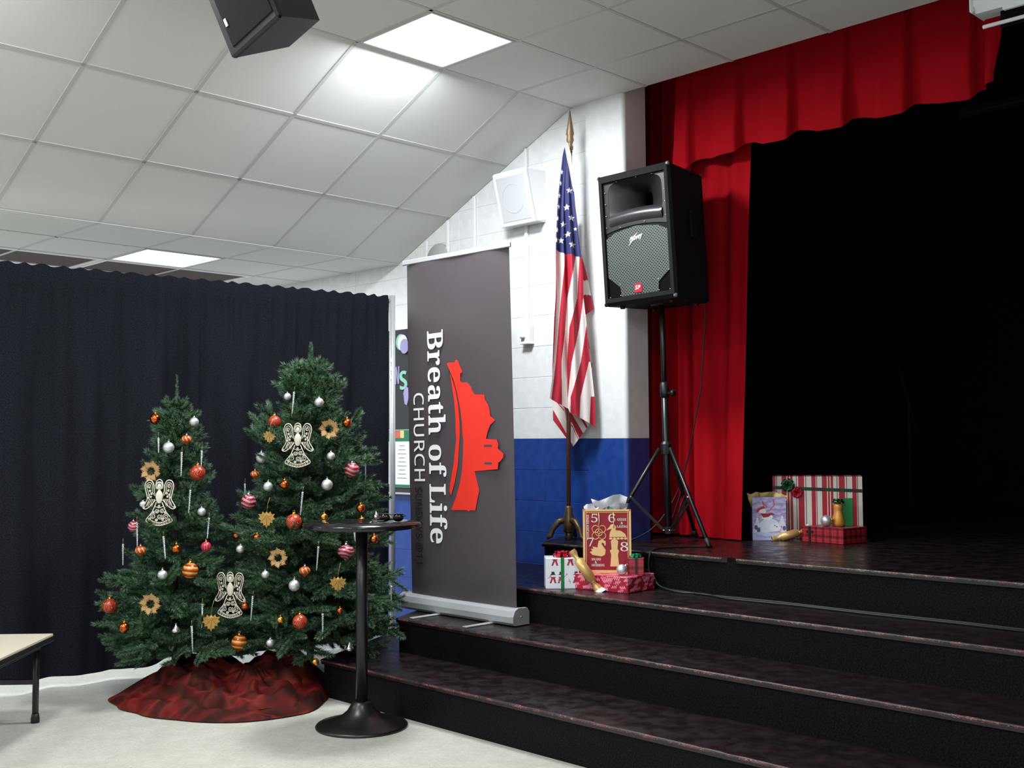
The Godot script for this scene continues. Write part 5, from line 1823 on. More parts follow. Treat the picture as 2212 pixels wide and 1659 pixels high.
	var horn := func(u: float, v: float) -> Vector3:
		# u round the mouth, v from mouth to throat
		var an := u * TAU
		var c := cos(an)
		var q := sin(an)
		var e := pow(pow(absf(c), 5.0) + pow(absf(q), 5.0), -1.0 / 5.0)
		var mouth := Vector2(c * e * (ix - 0.03), q * e * 0.118)
		var throat := Vector2(c * 0.03, q * 0.05)
		var k := 1.0 - pow(1.0 - v, 1.6)
		var p := mouth.lerp(throat, k)
		return Vector3(p.x, hcy + 0.018 + p.y, rec + 0.004 - 0.17 * pow(v, 1.15))
	var hs := cloth(64, 14, horn)
	add(s, "horn", hs, M.black_plastic)
	st = ST(false)
	# flat moulded surround of the horn, cut out round the mouth
	var ringo := []
	var ringi := []
	for k in 64:
		var an := TAU * k / 64.0
		var c := cos(an)
		var q := sin(an)
		var e := pow(pow(absf(c), 5.0) + pow(absf(q), 5.0), -1.0 / 5.0)
		ringi.append(Vector3(c * e * (ix - 0.03), hcy + 0.018 + q * e * 0.118, rec + 0.006))
		var m := maxf(absf(c), absf(q))
		var yy := (hy0 + hy1) / 2 + q / m * (hy1 - hy0) / 2
		var xx := c / m * ix
		if q < 0 and absf(xx) < ix and absf(q) > absf(c):
			yy = hy0 - 0.0 + 0.025 * (1.0 - pow(absf(xx) / ix, 2.0))
		ringo.append(Vector3(xx, yy, rec + 0.006))
	for k in 64:
		var k2 := (k + 1) % 64
		quad(st, ringi[k], ringi[k2], ringo[k2], ringo[k], Vector3(0, 0, 1))
		quad(st, ringo[k], ringo[k2], ringo[k2] - Vector3(0, 0, 0.008), ringo[k] - Vector3(0, 0, 0.008), ringo[k] - Vector3(0, hcy, 0))
	add(s, "horn_surround", st, M.black_plastic)
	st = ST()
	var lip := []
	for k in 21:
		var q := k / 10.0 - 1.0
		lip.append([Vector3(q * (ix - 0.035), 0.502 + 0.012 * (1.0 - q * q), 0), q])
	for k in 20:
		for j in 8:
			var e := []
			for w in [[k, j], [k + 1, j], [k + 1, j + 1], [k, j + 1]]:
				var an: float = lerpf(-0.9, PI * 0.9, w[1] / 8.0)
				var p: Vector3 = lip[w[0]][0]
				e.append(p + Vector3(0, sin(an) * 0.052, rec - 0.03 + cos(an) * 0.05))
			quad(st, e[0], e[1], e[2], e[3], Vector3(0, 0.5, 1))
	add(s, "horn_lip", st, mat(C8(44, 44, 46), 0.26))  # lip coloured lighter than the horn, its gloss put into the colour
	# steel grille with cut corners
	st = ST(false)
	extrude(st, [Vector2(-ix + 0.09, y0 + 0.004), Vector2(ix - 0.09, y0 + 0.004), Vector2(ix - 0.085, y0 + 0.06), Vector2(ix - 0.004, y0 + 0.125), Vector2(ix - 0.004, 0.4), Vector2(ix - 0.07, 0.432), Vector2(0, 0.452), Vector2(-ix + 0.07, 0.432), Vector2(-ix + 0.004, 0.4), Vector2(-ix + 0.004, y0 + 0.125), Vector2(-ix + 0.085, y0 + 0.06)], 0.004, T3(Vector3(0, 0, rec + 0.008)))
	add(s, "grille", st, M.grille)
	for sx in [-1.0, 1.0]:
		st = ST(false)
		extrude(st, [Vector2(sx * (ix - 0.08), y0 + 0.006), Vector2(sx * (ix - 0.004), y0 + 0.006), Vector2(sx * (ix - 0.004), y0 + 0.115), Vector2(sx * (ix - 0.078), y0 + 0.055)], 0.002, T3(Vector3(0, 0, rec + 0.003)))
		add(s, "port", st, M.stage_black)
	# badges
	var sh := Basis(Vector3(1, 0.18, 0), Vector3(0.28, 1, 0), Vector3(0, 0, 1))
	letters(s, "lettering", "Peavey", "Droid Sans", Vector2(0.085, 0.038), M.ink_white, Transform3D(sh, Vector3(-0.05, 0.352, rec + 0.012)), true, true, 0.004)
	st = ST(false)
	extrude(st, [Vector2(-0.058, 0.335), Vector2(-0.03, 0.375), Vector2(-0.048, 0.376), Vector2(0.012, 0.41), Vector2(-0.012, 0.388), Vector2(-0.03, 0.384), Vector2(-0.02, 0.372)], 0.004, T3(Vector3(0, 0, rec + 0.012)))
	add(s, "logo_bolt", st, M.ink_white)
	put(s, "badge", box_mesh(Vector3(0.052, 0.052, 0.004), 0.0015), M.badge_red, T3(Vector3(-0.008, 0.085, rec + 0.014)))
	letters(s, "badge_letters", "SP", "Droid Sans", Vector2(0.034, 0.024), M.ink_white, Transform3D(Basis(Vector3(1, 0, 0), Vector3(0.2, 1, 0), Vector3(0, 0, 1)), Vector3(-0.028, 0.077, rec + 0.016)), true, true, 0.002)
	# screws, corner protectors, feet, handle, cup
	var screw := ST()
	lathe(screw, [Vector2(0, 0), Vector2(0.0042, 0), Vector2(0.003, 0.002), Vector2(0, 0.0026)], 8, Transform3D(Basis(Vector3.RIGHT, PI / 2), Vector3.ZERO))
	var sm := mesh_of(screw)
	for p in [[-ix + 0.012, 0.68], [-ix + 0.012, 0.61], [-ix + 0.012, 0.54], [-ix + 0.012, 0.47], [ix - 0.012, 0.7], [ix - 0.012, 0.63], [ix - 0.012, 0.56], [ix - 0.012, 0.48], [-0.12, 0.735], [0.02, 0.737], [0.13, 0.735], [-0.11, 0.458], [0.06, 0.468], [-ix + 0.014, 0.165], [-ix + 0.085, 0.12], [-ix + 0.085, 0.055], [-ix + 0.01, 0.052], [ix - 0.012, 0.165], [ix - 0.085, 0.12], [ix - 0.085, 0.055], [ix - 0.012, 0.052]]:
		put(s, "screw", sm, M.chrome, T3(Vector3(p[0], p[1], rec + 0.013)))
	for p in [[-1.0, 0.0], [1.0, 0.0], [-1.0, 1.0], [1.0, 1.0]]:
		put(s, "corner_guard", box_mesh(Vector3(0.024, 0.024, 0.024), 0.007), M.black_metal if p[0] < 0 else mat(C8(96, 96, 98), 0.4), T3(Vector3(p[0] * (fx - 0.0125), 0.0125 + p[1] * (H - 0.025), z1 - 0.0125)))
	for p in [[-0.17, 0.15], [0.17, 0.15], [-0.15, -0.16], [0.15, -0.16]]:
		st = ST()
		lathe(st, [Vector2(0, -0.016), Vector2(0.014, -0.016), Vector2(0.017, 0.002), Vector2(0, 0.002)], 12, T3(Vector3(p[0], 0, p[1])))
		add(s, "rubber_foot", st, M.rubber)
	st = ST()
	lathe(st, [Vector2(0, -0.006), Vector2(0.055, -0.006), Vector2(0.06, 0.002), Vector2(0, 0.002)], 24)
	add(s, "pole_cup", st, M.black_plastic)
	put(s, "handle", box_mesh(Vector3(0.012, 0.16, 0.09), 0.004), M.black_carpet, Transform3D(Basis(Vector3.UP, 0.08), Vector3(fx - 0.013, 0.45, -0.04)))
	# cables from the speaker to the floor
	tag(cable([Vector3(-0.52, 2.3, -0.22), Vector3(-0.53, 2.1, -0.25), Vector3(-0.58, 1.7, -0.27), Vector3(-0.66, 1.3, -0.25), Vector3(-0.74, 1.05, -0.22), Vector3(-0.8, 0.86, -0.08), Vector3(-0.9, 0.775, 0.06), Vector3(-1.02, 0.773, 0.1), Vector3(-1.12, 0.773, 0.12)], 0.0045), "thin black cable hanging from the loudspeaker down to the stage floor", "cable")

func cable(pts: Array, r: float) -> MeshInstance3D:
	var cv := Curve3D.new()
	for i in pts.size():
		var a: Vector3 = pts[maxi(i - 1, 0)]
		var b: Vector3 = pts[mini(i + 1, pts.size() - 1)]
		cv.add_point(pts[i], -(b - a) / 6.0, (b - a) / 6.0)
	var st := ST()
	tube(st, Array(cv.tessellate(4, 3)), r, 7)
	return add(self, numbered("power_cable"), st, M.rubber)

func build_cables() -> void:
	var y4: float = LEVEL_Y[4]
	var y3: float = LEVEL_Y[3]
	tag(cable([Vector3(-0.34, y4 + 0.006, -0.02), Vector3(-0.42, y4 + 0.006, 0.06), Vector3(-0.48, y4 + 0.006, 0.18), Vector3(-0.48, y4 + 0.008, 0.32), Vector3(-0.45, y4 - 0.01, 0.412), Vector3(-0.45, y4 - 0.09, 0.425), Vector3(-0.41, y4 - 0.16, 0.43), Vector3(-0.33, y3 + 0.008, 0.44), Vector3(-0.2, y3 + 0.006, 0.47), Vector3(0.05, y3 + 0.006, 0.49), Vector3(0.4, y3 + 0.006, 0.46), Vector3(0.8, y3 + 0.006, 0.47), Vector3(1.3, y3 + 0.006, 0.45), Vector3(2.0, y3 + 0.006, 0.47)], 0.0055), "black cable looping off the stage edge and along the top step", "cable", "black cables along the top step")
	tag(cable([Vector3(-0.62, y3 + 0.1, 0.412), Vector3(-0.52, y3 + 0.11, 0.414), Vector3(-0.43, y3 + 0.07, 0.42), Vector3(-0.36, y3 + 0.02, 0.45), Vector3(-0.2, y3 + 0.006, 0.5), Vector3(-0.05, y3 + 0.006, 0.475), Vector3(0.15, y3 + 0.006, 0.53), Vector3(0.5, y3 + 0.006, 0.5), Vector3(0.9, y3 + 0.006, 0.51), Vector3(1.3, y3 + 0.006, 0.49), Vector3(2.0, y3 + 0.006, 0.5)], 0.0055), "black cable coming from behind the red presents along the top step", "cable", "black cables along the top step")
	# microphone stand in the dark
	var t := thing("microphone_stand", "dark microphone boom stand barely visible on the unlit stage", "microphone stand", Vector3(-0.12, y4, -2.05))
	var st := ST()
	tube(st, [Vector3(0, 0.02, 0), Vector3(0, 0.86, 0)], 0.009, 8)
	add(t, "pole", st, M.stage_black)
	st = ST()
	tube(st, [Vector3(-0.06, 1.12, 0.02), Vector3(0, 0.86, 0.0), Vector3(0.07, 0.58, -0.03)], 0.007, 8)
	add(t, "boom", st, M.stage_black)
	st = ST()
	lathe(st, [Vector2(0, 0), Vector2(0.14, 0), Vector2(0.13, 0.018), Vector2(0.02, 0.03), Vector2(0, 0.03)], 24)
	add(t, "base", st, M.stage_black)

# ------------------------------------------------------------------ presents
func tissue(parent: Node, c: Vector3, w: float, h: float, m: Material, sd: int, turn := 0.0) -> void:
	var n := noise(1.0, 2, sd)
	var st := cloth(5, 4, func(u: float, v: float) -> Vector3:
		var x := (u - 0.5) * w * (0.62 + 0.38 * v)
		var top := h * (0.85 + 0.3 * n.get_noise_2d(u * 2.0, 9.0) - 0.2 * absf(u - 0.45))
		return Vector3(x, v * top, 0.06 * w * sin(u * 9.0 + sd) + 0.25 * w * n.get_noise_2d(u * 3.0, v * 3.0)))
	add(parent, "tissue_paper", st, m, T3(c, turn))

func open_bag(t: Node3D, w: float, h: float, d: float, m: Material, side: Material, inside: Material) -> void:
	var st := ST(false)
	cbox(st, T3(Vector3(0, h / 2, d / 2)), Vector3(w, h, 0.002))
	add(t, "front_panel", st, m)
	st = ST(false)
	cbox(st, T3(Vector3(0, h / 2, -d / 2)), Vector3(w, h, 0.002))
	cbox(st, T3(Vector3(0, 0.002, 0)), Vector3(w, 0.003, d))
	add(t, "back_panel", st, inside)
	for s in [-1.0, 1.0]:
		st = ST(false)
		quad(st, Vector3(s * w / 2, 0, d / 2), Vector3(s * w / 2, 0, 0), Vector3(s * (w / 2 - 0.012), h, 0), Vector3(s * w / 2, h, d / 2), Vector3(s, 0, 0))
		quad(st, Vector3(s * w / 2, 0, 0), Vector3(s * w / 2, 0, -d / 2), Vector3(s * w / 2, h, -d / 2), Vector3(s * (w / 2 - 0.012), h, 0), Vector3(s, 0, 0))
		add(t, "gusset", st, side)

func cracker(t: Node3D, L: float, r: float) -> void:
	var st := ST()
	var p := [Vector2(r * 0.7, -L / 2), Vector2(r * 0.75, -L * 0.42), Vector2(r * 0.32, -L * 0.3), Vector2(r, -L * 0.25), Vector2(r, L * 0.22), Vector2(r * 0.32, L * 0.27), Vector2(r * 0.8, L * 0.4), Vector2(r * 1.0, L / 2)]
	lathe(st, p, 18)
	add(t, "tube", st, M.gold_foil)
	for y in [-L * 0.3, L * 0.27]:
		st = ST()
		var ring := []
		for k in 12:
			ring.append(Vector3(cos(TAU * k / 12) * r * 0.36, y, sin(TAU * k / 12) * r * 0.36))
		tube(st, ring, 0.003, 5, true)
		add(t, "tie", st, M.bag_gold)
	st = ST()
	for k in 9:
		var an := TAU * k / 9
		var d := Vector3(cos(an), 0, sin(an))
		var s := Vector3(-sin(an), 0, cos(an)) * r * 0.4
		quad(st, d * r * 0.9 + Vector3.UP * L * 0.46 - s, d * r * 0.9 + Vector3.UP * L * 0.46 + s, d * r * 1.5 + Vector3.UP * L * (0.55 + 0.03 * (k % 2)) + s * 1.2, d * r * 1.5 + Vector3.UP * L * (0.55 + 0.03 * (k % 2)) - s * 1.2)
	add(t, "frill", st, M.white_paper)

func build_presents() -> void:
	var y3: float = LEVEL_Y[3]
	var y4: float = LEVEL_Y[4]
	var st: SurfaceTool
	# white cube with snowmen
	var ta := 0.82
	var t := thing("snowman_present", "white present printed with snowmen, green ribbon and red bow, on the top step", "present", Vector3(-0.815, y3, 0.735), ta)
	put(t, "box", box_mesh(Vector3(0.182, 0.166, 0.15), 0.003), M.white_paper, T3(Vector3(0, 0.083, 0)))
	st = ST(false)
	quad(st, Vector3(-0.09, 0.002, 0.0757), Vector3(0.09, 0.002, 0.0757), Vector3(0.09, 0.164, 0.0757), Vector3(-0.09, 0.164, 0.0757), Vector3(0, 0, 1), [Vector2(0, 1), Vector2(1, 1), Vector2(1, 0), Vector2(0, 0)])
	add(t, "printed_front", st, M.snow_paper)
	st = ST(false)
	cbox(st, T3(Vector3(0.0, 0.083, 0.0768)), Vector3(0.018, 0.168, 0.0014))
	cbox(st, T3(Vector3(0.0, 0.1668, 0)), Vector3(0.018, 0.0014, 0.152))
	add(t, "ribbon", st, M.ribbon_green)
	st = ST()
	ribbon_loops(st, 0.052, 0.022, T3(Vector3(0.005, 0.166, 0.01)))
	add(t, "bow", st, M.bow_red)
	# flat red box
	t = thing("flat_red_present", "flat red present printed with pink script, lying under the gift bag on the top step", "present", Vector3(-0.565, y3, 0.59), 0.1)
	put(t, "box", box_mesh(Vector3(0.36, 0.085, 0.262), 0.004), M.script, T3(Vector3(0, 0.0425, 0)))
	# red gift bag
	var yb := y3 + 0.0855
	t = thing("red_gift_bag", "red and gold gift bag numbered five to eight with tissue paper", "gift bag", Vector3(-0.612, yb, 0.585), 0.72)
	var w := 0.262
	var h := 0.345
	var d := 0.1
	open_bag(t, w, h, d, M.bag_red, M.bag_red, M.bag_red)
	var z := d / 2 + 0.0012
	st = ST(false)
	for s in [-1, 1]:
		cbox(st, T3(Vector3(s * (w / 2 - 0.006), h / 2, z)), Vector3(0.011, h, 0.002))
	cbox(st, T3(Vector3(0, h - 0.005, z)), Vector3(w, 0.01, 0.002))
	cbox(st, T3(Vector3(0, 0.008, z)), Vector3(w, 0.016, 0.002))
	for s in [-1, 1]:
		cbox(st, T3(Vector3(s * (w / 2 - 0.018), h / 2, z - 0.0004)), Vector3(0.003, h - 0.02, 0.001))
	cbox(st, T3(Vector3(0, h - 0.016, z - 0.0004)), Vector3(w - 0.03, 0.003, 0.001))
	add(t, "gold_border", st, M.bag_gold)
	for a in [["5", -0.085, 0.275, 0.034, 0.046], ["6", 0.008, 0.275, 0.038, 0.046], ["7", -0.108, 0.145, 0.036, 0.046], ["8", 0.072, 0.118, 0.042, 0.05]]:
		letters(t, "numeral", a[0], "Droid Serif", Vector2(a[3], a[4]), M.cream, T3(Vector3(a[1], a[2], z)), false, false, 0.001)
	for a in [["GEESE", 0.056, 0.283, 0.05], ["&", 0.075, 0.264, 0.012], ["LAYING", 0.054, 0.245, 0.056], ["SWANS", -0.085, 0.068, 0.05], ["&", -0.068, 0.052, 0.012], ["SWIMMING", -0.085, 0.036, 0.07]]:
		letters(t, "caption", a[0], "Droid Serif", Vector2(a[3], 0.013), M.cream, T3(Vector3(a[1], a[2], z)), true, false, 0.001)
	letters(t, "caption", "GOLDEN RINGS", "Droid Serif", Vector2(0.12, 0.012), M.cream, Transform3D(Basis(Vector3.BACK, PI / 2), Vector3(-0.098, 0.195, z)), true, false, 0.001)
	st = ST()
	for c in [Vector2(-0.062, 0.238), Vector2(-0.026, 0.238), Vector2(-0.062, 0.202), Vector2(-0.026, 0.202), Vector2(-0.044, 0.22)]:
		var ring := []
		for k in 20:
			ring.append(Vector3(c.x + cos(TAU * k / 20) * 0.019, c.y + sin(TAU * k / 20) * 0.019, z))
		tube(st, ring, 0.0018, 5, true)
	add(t, "gold_rings", st, M.bag_gold)
	st = ST(false)
	var goose := [Vector2(0.012, 0.195), Vector2(0.105, 0.195), Vector2(0.098, 0.212), Vector2(0.076, 0.228), Vector2(0.046, 0.232), Vector2(0.05, 0.25), Vector2(0.038, 0.266), Vector2(0.02, 0.262), Vector2(0.014, 0.25), Vector2(-0.006, 0.23), Vector2(0.018, 0.238), Vector2(0.026, 0.24), Vector2(0.016, 0.22)]
	extrude(st, goose, 0.001, T3(Vector3(0, 0, z)))
	for k in 5:
		var o := []
		for j in 10:
			o.append(Vector2(0.02 + k * 0.02 + cos(TAU * j / 10) * 0.0095, 0.187 + sin(TAU * j / 10) * 0.006))
		extrude(st, o, 0.001, T3(Vector3(0, 0, z)))
	add(t, "goose_print", st, M.bag_gold)
	st = ST(false)
	extrude(st, [Vector2(-0.08, 0.098), Vector2(-0.03, 0.09), Vector2(-0.012, 0.1), Vector2(-0.008, 0.125), Vector2(-0.02, 0.142), Vector2(-0.03, 0.155), Vector2(-0.028, 0.166), Vector2(-0.016, 0.16), Vector2(-0.014, 0.148), Vector2(-0.008, 0.15), Vector2(-0.008, 0.172), Vector2(-0.026, 0.182), Vector2(-0.046, 0.174), Vector2(-0.05, 0.155), Vector2(-0.052, 0.138), Vector2(-0.08, 0.144), Vector2(-0.074, 0.132), Vector2(-0.088, 0.13), Vector2(-0.08, 0.12), Vector2(-0.094, 0.114)], 0.001, T3(Vector3(0, 0, z)))
	add(t, "swan_print", st, M.bag_gold)
	st = ST(false)
	extrude(st, [Vector2(0.016, 0.036), Vector2(0.064, 0.036), Vector2(0.058, 0.1), Vector2(0.064, 0.12), Vector2(0.056, 0.13), Vector2(0.06, 0.172), Vector2(0.05, 0.182), Vector2(0.028, 0.182), Vector2(0.02, 0.172), Vector2(0.024, 0.13), Vector2(0.014, 0.12), Vector2(0.022, 0.1)], 0.001, T3(Vector3(0, 0, z)))
	add(t, "maid_print", st, M.bag_gold)
	for x in [-0.045, 0.035]:
		st = ST()
		tube(st, [Vector3(x, h - 0.02, z + 0.002), Vector3(x + 0.004, h - 0.06, z + 0.005), Vector3(x - 0.001, h - 0.1, z + 0.004)], 0.0024, 6)
		add(t, "cord_handle", st, M.bag_gold)
	tissue(t, Vector3(0.015, h - 0.06, 0.0), 0.2, 0.165, M.tissue_white, 3)
	tissue(t, Vector3(0.07, h - 0.06, 0.012), 0.12, 0.12, M.tissue_white, 4, 0.5)
	tissue(t, Vector3(-0.085, h - 0.05, 0.01), 0.09, 0.085, M.tissue_white, 5, -0.4)
	tissue(t, Vector3(-0.05, h - 0.05, -0.01), 0.1, 0.1, M.tissue_green, 6)
	tissue(t, Vector3(0.055, h - 0.055, 0.028), 0.11, 0.085, M.tissue_green, 7)
	# small plaid box on the flat box
	t = thing("small_plaid_present", "small red plaid present with green bow and dark ribbon in front of the gift bag", "present", Vector3(-0.435, yb, 0.555), 0.62)
	put(t, "box", box_mesh(Vector3(0.088, 0.088, 0.07), 0.002), M.plaid, T3(Vector3(0, 0.044, 0)))
	st = ST(false)
	cbox(st, T3(Vector3(0.004, 0.044, 0.0355)), Vector3(0.012, 0.09, 0.0014))
	cbox(st, T3(Vector3(0.004, 0.0885, 0)), Vector3(0.012, 0.0014, 0.072))
	add(t, "ribbon", st, M.ribbon_dark)
	st = ST()
	ribbon_loops(st, 0.034, 0.016, T3(Vector3(0, 0.088, 0)))
	add(t, "bow", st, M.bow_green)
	# silver ball on the flat box
	t = thing("silver_ball", "silver glitter ball resting on the flat red present", "ornament", Vector3(-0.45, yb + 0.03, 0.655))
	st = ST()
	lathe(st, ball_profile(0.03, ""), 24)
	add(t, "ball", st, M.silver_glitter)
	cap_on(t, 0.03, M.silver)
	t.rotation = Vector3(0, 0.7, -0.75)
	# gold cracker leaning on the presents
	t = thing("gold_cracker", "gold foil christmas cracker leaning beside the snowman present", "cracker", Vector3(-0.612, y3 + 0.108, 0.765))
	t.basis = Basis(Vector3(0.709, 0, 0.705), deg_to_rad(-146.0)) * Basis(Vector3(0.705, 0, -0.709), 0.16)
	cracker(t, 0.26, 0.027)
	# on the stage: lavender bag
	var tb := 0.72
	t = thing("winter_gift_bag", "lavender gift bag with a snowman picture and yellow tissue standing on the stage", "gift bag", Vector3(-0.375, y4, -0.66), tb)
	open_bag(t, 0.205, 0.262, 0.08, M.bag_side, M.bag_side, M.bag_side)
	st = ST(false)
	quad(st, Vector3(-0.102, 0.001, 0.0415), Vector3(0.102, 0.001, 0.0415), Vector3(0.102, 0.261, 0.0415), Vector3(-0.102, 0.261, 0.0415), Vector3(0, 0, 1), [Vector2(0, 1), Vector2(1, 1), Vector2(1, 0), Vector2(0, 0)])
	add(t, "picture", st, M.winter)
	tissue(t, Vector3(-0.06, 0.2, 0.0), 0.14, 0.11, M.tissue_gold, 8)
	tissue(t, Vector3(0.0, 0.2, 0.01), 0.14, 0.1, M.tissue_gold, 9, 0.3)
	tissue(t, Vector3(0.07, 0.22, 0.03), 0.09, 0.07, M.tissue_gold, 10, -0.2)
	# big striped box
	t = thing("striped_present", "large red and white striped present standing on the stage with a ribbon across", "present", Vector3(-0.226, y4, -0.985), 0.54)
	put(t, "box", box_mesh(Vector3(0.535, 0.385, 0.2), 0.003), M.badge_red, T3(Vector3(0, 0.1925, 0)))
	st = ST(false)
	quad(st, Vector3(-0.266, 0.002, 0.1008), Vector3(0.266, 0.002, 0.1008), Vector3(0.266, 0.383, 0.1008), Vector3(-0.266, 0.383, 0.1008), Vector3(0, 0, 1), [Vector2(0, 1), Vector2(1, 1), Vector2(1, 0), Vector2(0, 0)])
	quad(st, Vector3(-0.266, 0.3855, -0.099), Vector3(0.266, 0.3855, -0.099), Vector3(0.266, 0.3855, 0.099), Vector3(-0.266, 0.3855, 0.099), Vector3(0, 1, 0), [Vector2(0, 1), Vector2(1, 1), Vector2(1, 0), Vector2(0, 0)])
	add(t, "striped_paper", st, M.stripes)
	st = ST(false)
	cbox(st, Transform3D(Basis(Vector3.BACK, -0.035), Vector3(0, 0.305, 0.1022)), Vector3(0.536, 0.02, 0.0016))
	add(t, "ribbon", st, M.ribbon_dark)
	for x in [-0.06, 0.08, 0.17]:
		st = ST(false)
		cbox(st, Transform3D(Basis(Vector3.BACK, -0.035), Vector3(x, 0.306 - x * 0.035, 0.103)), Vector3(0.06, 0.016, 0.002))
		add(t, "ribbon_print", st, M.bow_dark_green)
	st = ST()
	ribbon_loops(st, 0.042, 0.018, Transform3D(Basis(Vector3.RIGHT, PI / 2), Vector3(-0.175, 0.33, 0.102)))
	add(t, "green_bow", st, M.bow_dark_green)
	st = ST()
	ribbon_loops(st, 0.036, 0.016, Transform3D(Basis(Vector3.RIGHT, PI / 2), Vector3(-0.12, 0.285, 0.102)))
	add(t, "red_bow", st, M.bow_red)
	# long plaid box
	t = thing("long_plaid_present", "long low red plaid present with a dark ribbon cross on the stage", "present", Vector3(-0.004, y4, -0.79), -0.11)
	put(t, "box", box_mesh(Vector3(0.29, 0.093, 0.24), 0.003), M.plaid, T3(Vector3(0, 0.0465, 0)))
	st = ST(false)
	cbox(st, T3(Vector3(-0.085, 0.0465, 0.1208)), Vector3(0.016, 0.095, 0.0014))
	cbox(st, T3(Vector3(-0.085, 0.062, 0.1212)), Vector3(0.05, 0.016, 0.0014))
	add(t, "ribbon", st, M.ribbon_dark)
	var yp := y4 + 0.0935
	t = thing("silver_ball", "silver glitter ball resting on the long plaid present", "ornament", Vector3(-0.02, yp + 0.034, -0.73))
	st = ST()
	lathe(st, ball_profile(0.034, ""), 24)
	add(t, "ball", st, M.silver_glitter)
	cap_on(t, 0.034, M.gold)
	t.rotation = Vector3(0, 0.4, -1.3)
	t = thing("green_foil_present", "upright green foil present on the long plaid present", "present", Vector3(0.045, yp, -0.86), 0.5)
	put(t, "box", box_mesh(Vector3(0.068, 0.165, 0.05), 0.002), M.green_foil, T3(Vector3(0, 0.0825, 0)))
	t = thing("tan_figurine", "tan pear-shaped figurine with a green bow beside the upright green foil present", "figurine", Vector3(0.025, yp, -0.79), 0.6)
	st = ST()
	lathe(st, [Vector2(0, 0), Vector2(0.03, 0.002), Vector2(0.036, 0.02), Vector2(0.033, 0.055), Vector2(0.024, 0.085), Vector2(0.023, 0.098), Vector2(0.027, 0.112), Vector2(0.026, 0.128), Vector2(0.015, 0.141), Vector2(0, 0.144)], 22)
	add(t, "body", st, M.tan_figure)
	for s in [-1, 1]:
		st = ST()
		lathe(st, [Vector2(0, -0.01), Vector2(0.008, -0.006), Vector2(0.01, 0), Vector2(0.008, 0.006), Vector2(0, 0.01)], 10, T3(Vector3(s * 0.022, 0.134, 0)))
		add(t, "ear", st, M.tan_figure)
	st = ST()
	ribbon_loops(st, 0.036, 0.016, T3(Vector3(0, 0.141, 0)))
	add(t, "bow", st, M.bow_dark_green)
	t = thing("gold_cracker", "gold foil christmas cracker lying on the stage between the lavender bag and the plaid present", "cracker", Vector3(-0.245, y4 + 0.034, -0.69))
	t.basis = Basis(Vector3(0.73, 0, -0.68), Vector3(0.62, 0.2, 0.66).normalized(), Vector3.ZERO) if false else Basis(Vector3.UP, 0.78) * Basis(Vector3.BACK, -PI / 2 + 0.24)
	cracker(t, 0.22, 0.026)

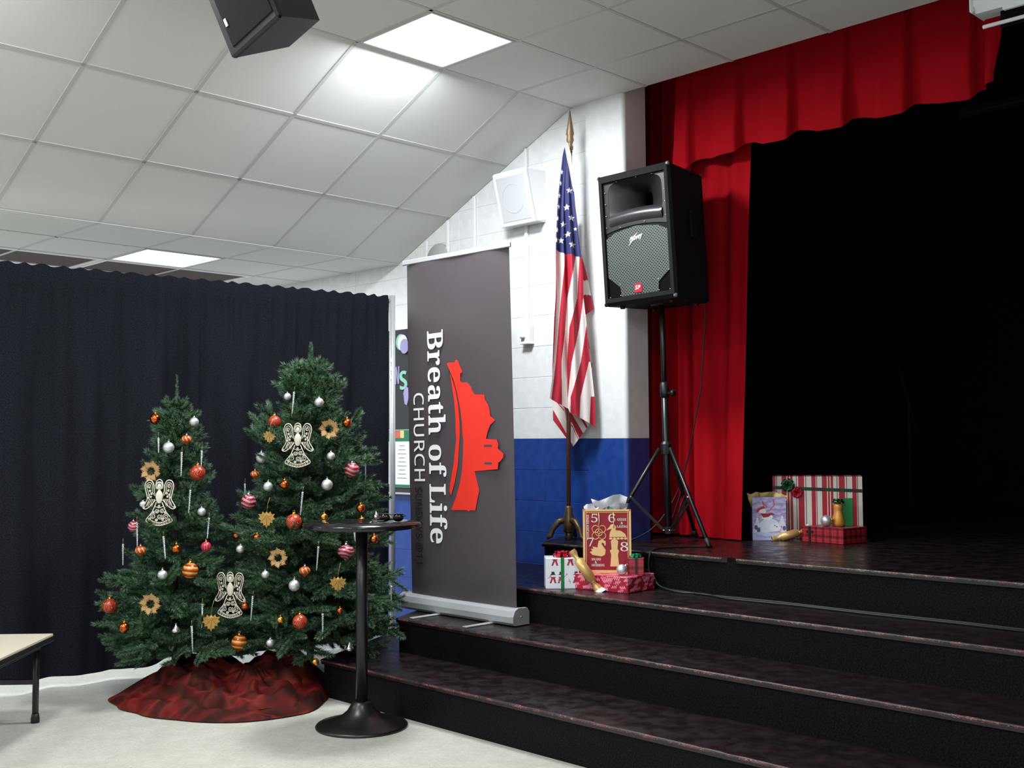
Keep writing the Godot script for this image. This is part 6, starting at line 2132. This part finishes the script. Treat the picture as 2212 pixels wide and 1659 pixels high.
# ------------------------------------------------------------------
func _ready() -> void:
	rng.seed = 4
	# camera
	var cam := Camera3D.new()
	cam.name = "camera"
	cam.fov = 38.2635
	cam.near = 0.05
	cam.far = 60.0
	var yaw := deg_to_rad(-45.16)
	var pitch := deg_to_rad(2.965)
	var roll := deg_to_rad(-0.337)
	var fwd := Vector3(sin(yaw) * cos(pitch), sin(pitch), -cos(yaw) * cos(pitch))
	var right := Vector3(cos(yaw), 0, sin(yaw))
	var up := right.cross(fwd)
	var r2 := right * cos(roll) + up * sin(roll)
	var u2 := up * cos(roll) - right * sin(roll)
	cam.transform = Transform3D(Basis(r2, u2, -fwd), Vector3(3.358, 1.378, 5.2606))
	add_child(cam)
	cam.current = true
	# surroundings: a closed hall, so the sky only has to be dark
	var we := WorldEnvironment.new()
	we.name = "environment"
	var env := Environment.new()
	env.background_mode = Environment.BG_COLOR
	env.background_color = Color(0.02, 0.02, 0.022)
	env.tonemap_mode = Environment.TONE_MAPPER_LINEAR
	env.tonemap_exposure = 1.0
	env.sdfgi_enabled = true
	env.ssao_enabled = true
	env.ssil_enabled = true
	we.environment = env
	add_child(we)
	make_materials()
	# lights of the hall: recessed panels, the last ones added out of view for bounce
	var e := 7.4
	troffer(CX0 + SX * 0.5, H1, ZL - SZ * 0.5, e * 1.5, "bright square light panel in the high ceiling at the crease above the steps")
	troffer(CX1 - SX * 1.5, H2, ZL - SZ * 0.5, e, "bright square light panel in the low ceiling behind the drape")
	troffer(CX0 + SX * 0.5, H1, ZL + SZ * 3.5, e, "square light panel in the high ceiling farther from the stage, second in its row")
	troffer(CX1 - SX * 1.5, H2, ZL + SZ * 3.5, e, "square light panel in the low ceiling farther from the stage, second in its row")
	troffer(CX0 + SX * 0.5, H1, ZL + SZ * 7.5, e, "unseen added light panel in the high ceiling far from the stage, third in its row")  # unseen, added so floor bounce lifts the ceiling
	troffer(CX1 - SX * 1.5, H2, ZL + SZ * 7.5, e, "unseen added light panel in the low ceiling far from the stage, third in its row")  # also added out of view, for more bounce
	troffer(CX0 + SX * 4.5, H1, ZL + SZ * 7.5, e, "unseen added light panel in the high ceiling over the far middle of the hall")  # added behind the camera to fill the ceiling by bounce
	troffer(CX0 + SX * 8.5, H1, ZL + SZ * 7.5, e, "unseen added light panel in the high ceiling over the far side of the hall")  # another unseen fill lamp, added for the ceiling on this side
	troffer(CX0 + SX * 5.5, H1, ZL + SZ * 3.5, e * 0.8, "unseen added light panel in the high ceiling over the middle of the hall")  # unseen lamp added to brighten the ceiling near the stage
	build_ceiling()
	build_room()
	build_steps()
	build_fittings()
	build_stage_cloth()
	build_drape()
	build_banner()
	build_tree("christmas_tree", "shorter green artificial christmas tree with thin top, standing close to the black drape", Vector3(-2.343, 0, 2.231), [Vector2(0.113, 0.153), Vector2(0.190, 0.357), Vector2(0.267, 0.421), Vector2(0.499, 0.362), Vector2(0.755, 0.286), Vector2(1.012, 0.242), Vector2(1.269, 0.184), Vector2(1.398, 0.153), Vector2(1.526, 0.107), Vector2(1.590, 0.071), Vector2(1.655, 0.026), Vector2(1.762, 0.010)], 200, 1.762)
	build_tree("christmas_tree", "taller full green artificial christmas tree between the shorter tree and the steps", Vector3(-1.95, 0, 1.61), [Vector2(0.023, 0.157), Vector2(0.129, 0.367), Vector2(0.260, 0.484), Vector2(0.471, 0.497), Vector2(0.735, 0.461), Vector2(0.998, 0.411), Vector2(1.262, 0.335), Vector2(1.473, 0.267), Vector2(1.683, 0.188), Vector2(1.757, 0.118), Vector2(1.815, 0.037), Vector2(1.952, 0.010)], 300, 1.952)
	build_skirt()
	build_cocktail_table()
	build_bench()
	build_flag()
	build_loudspeaker()
	build_screen()
	build_hanging_speaker()
	build_cables()
	build_presents()
	build_ornaments()
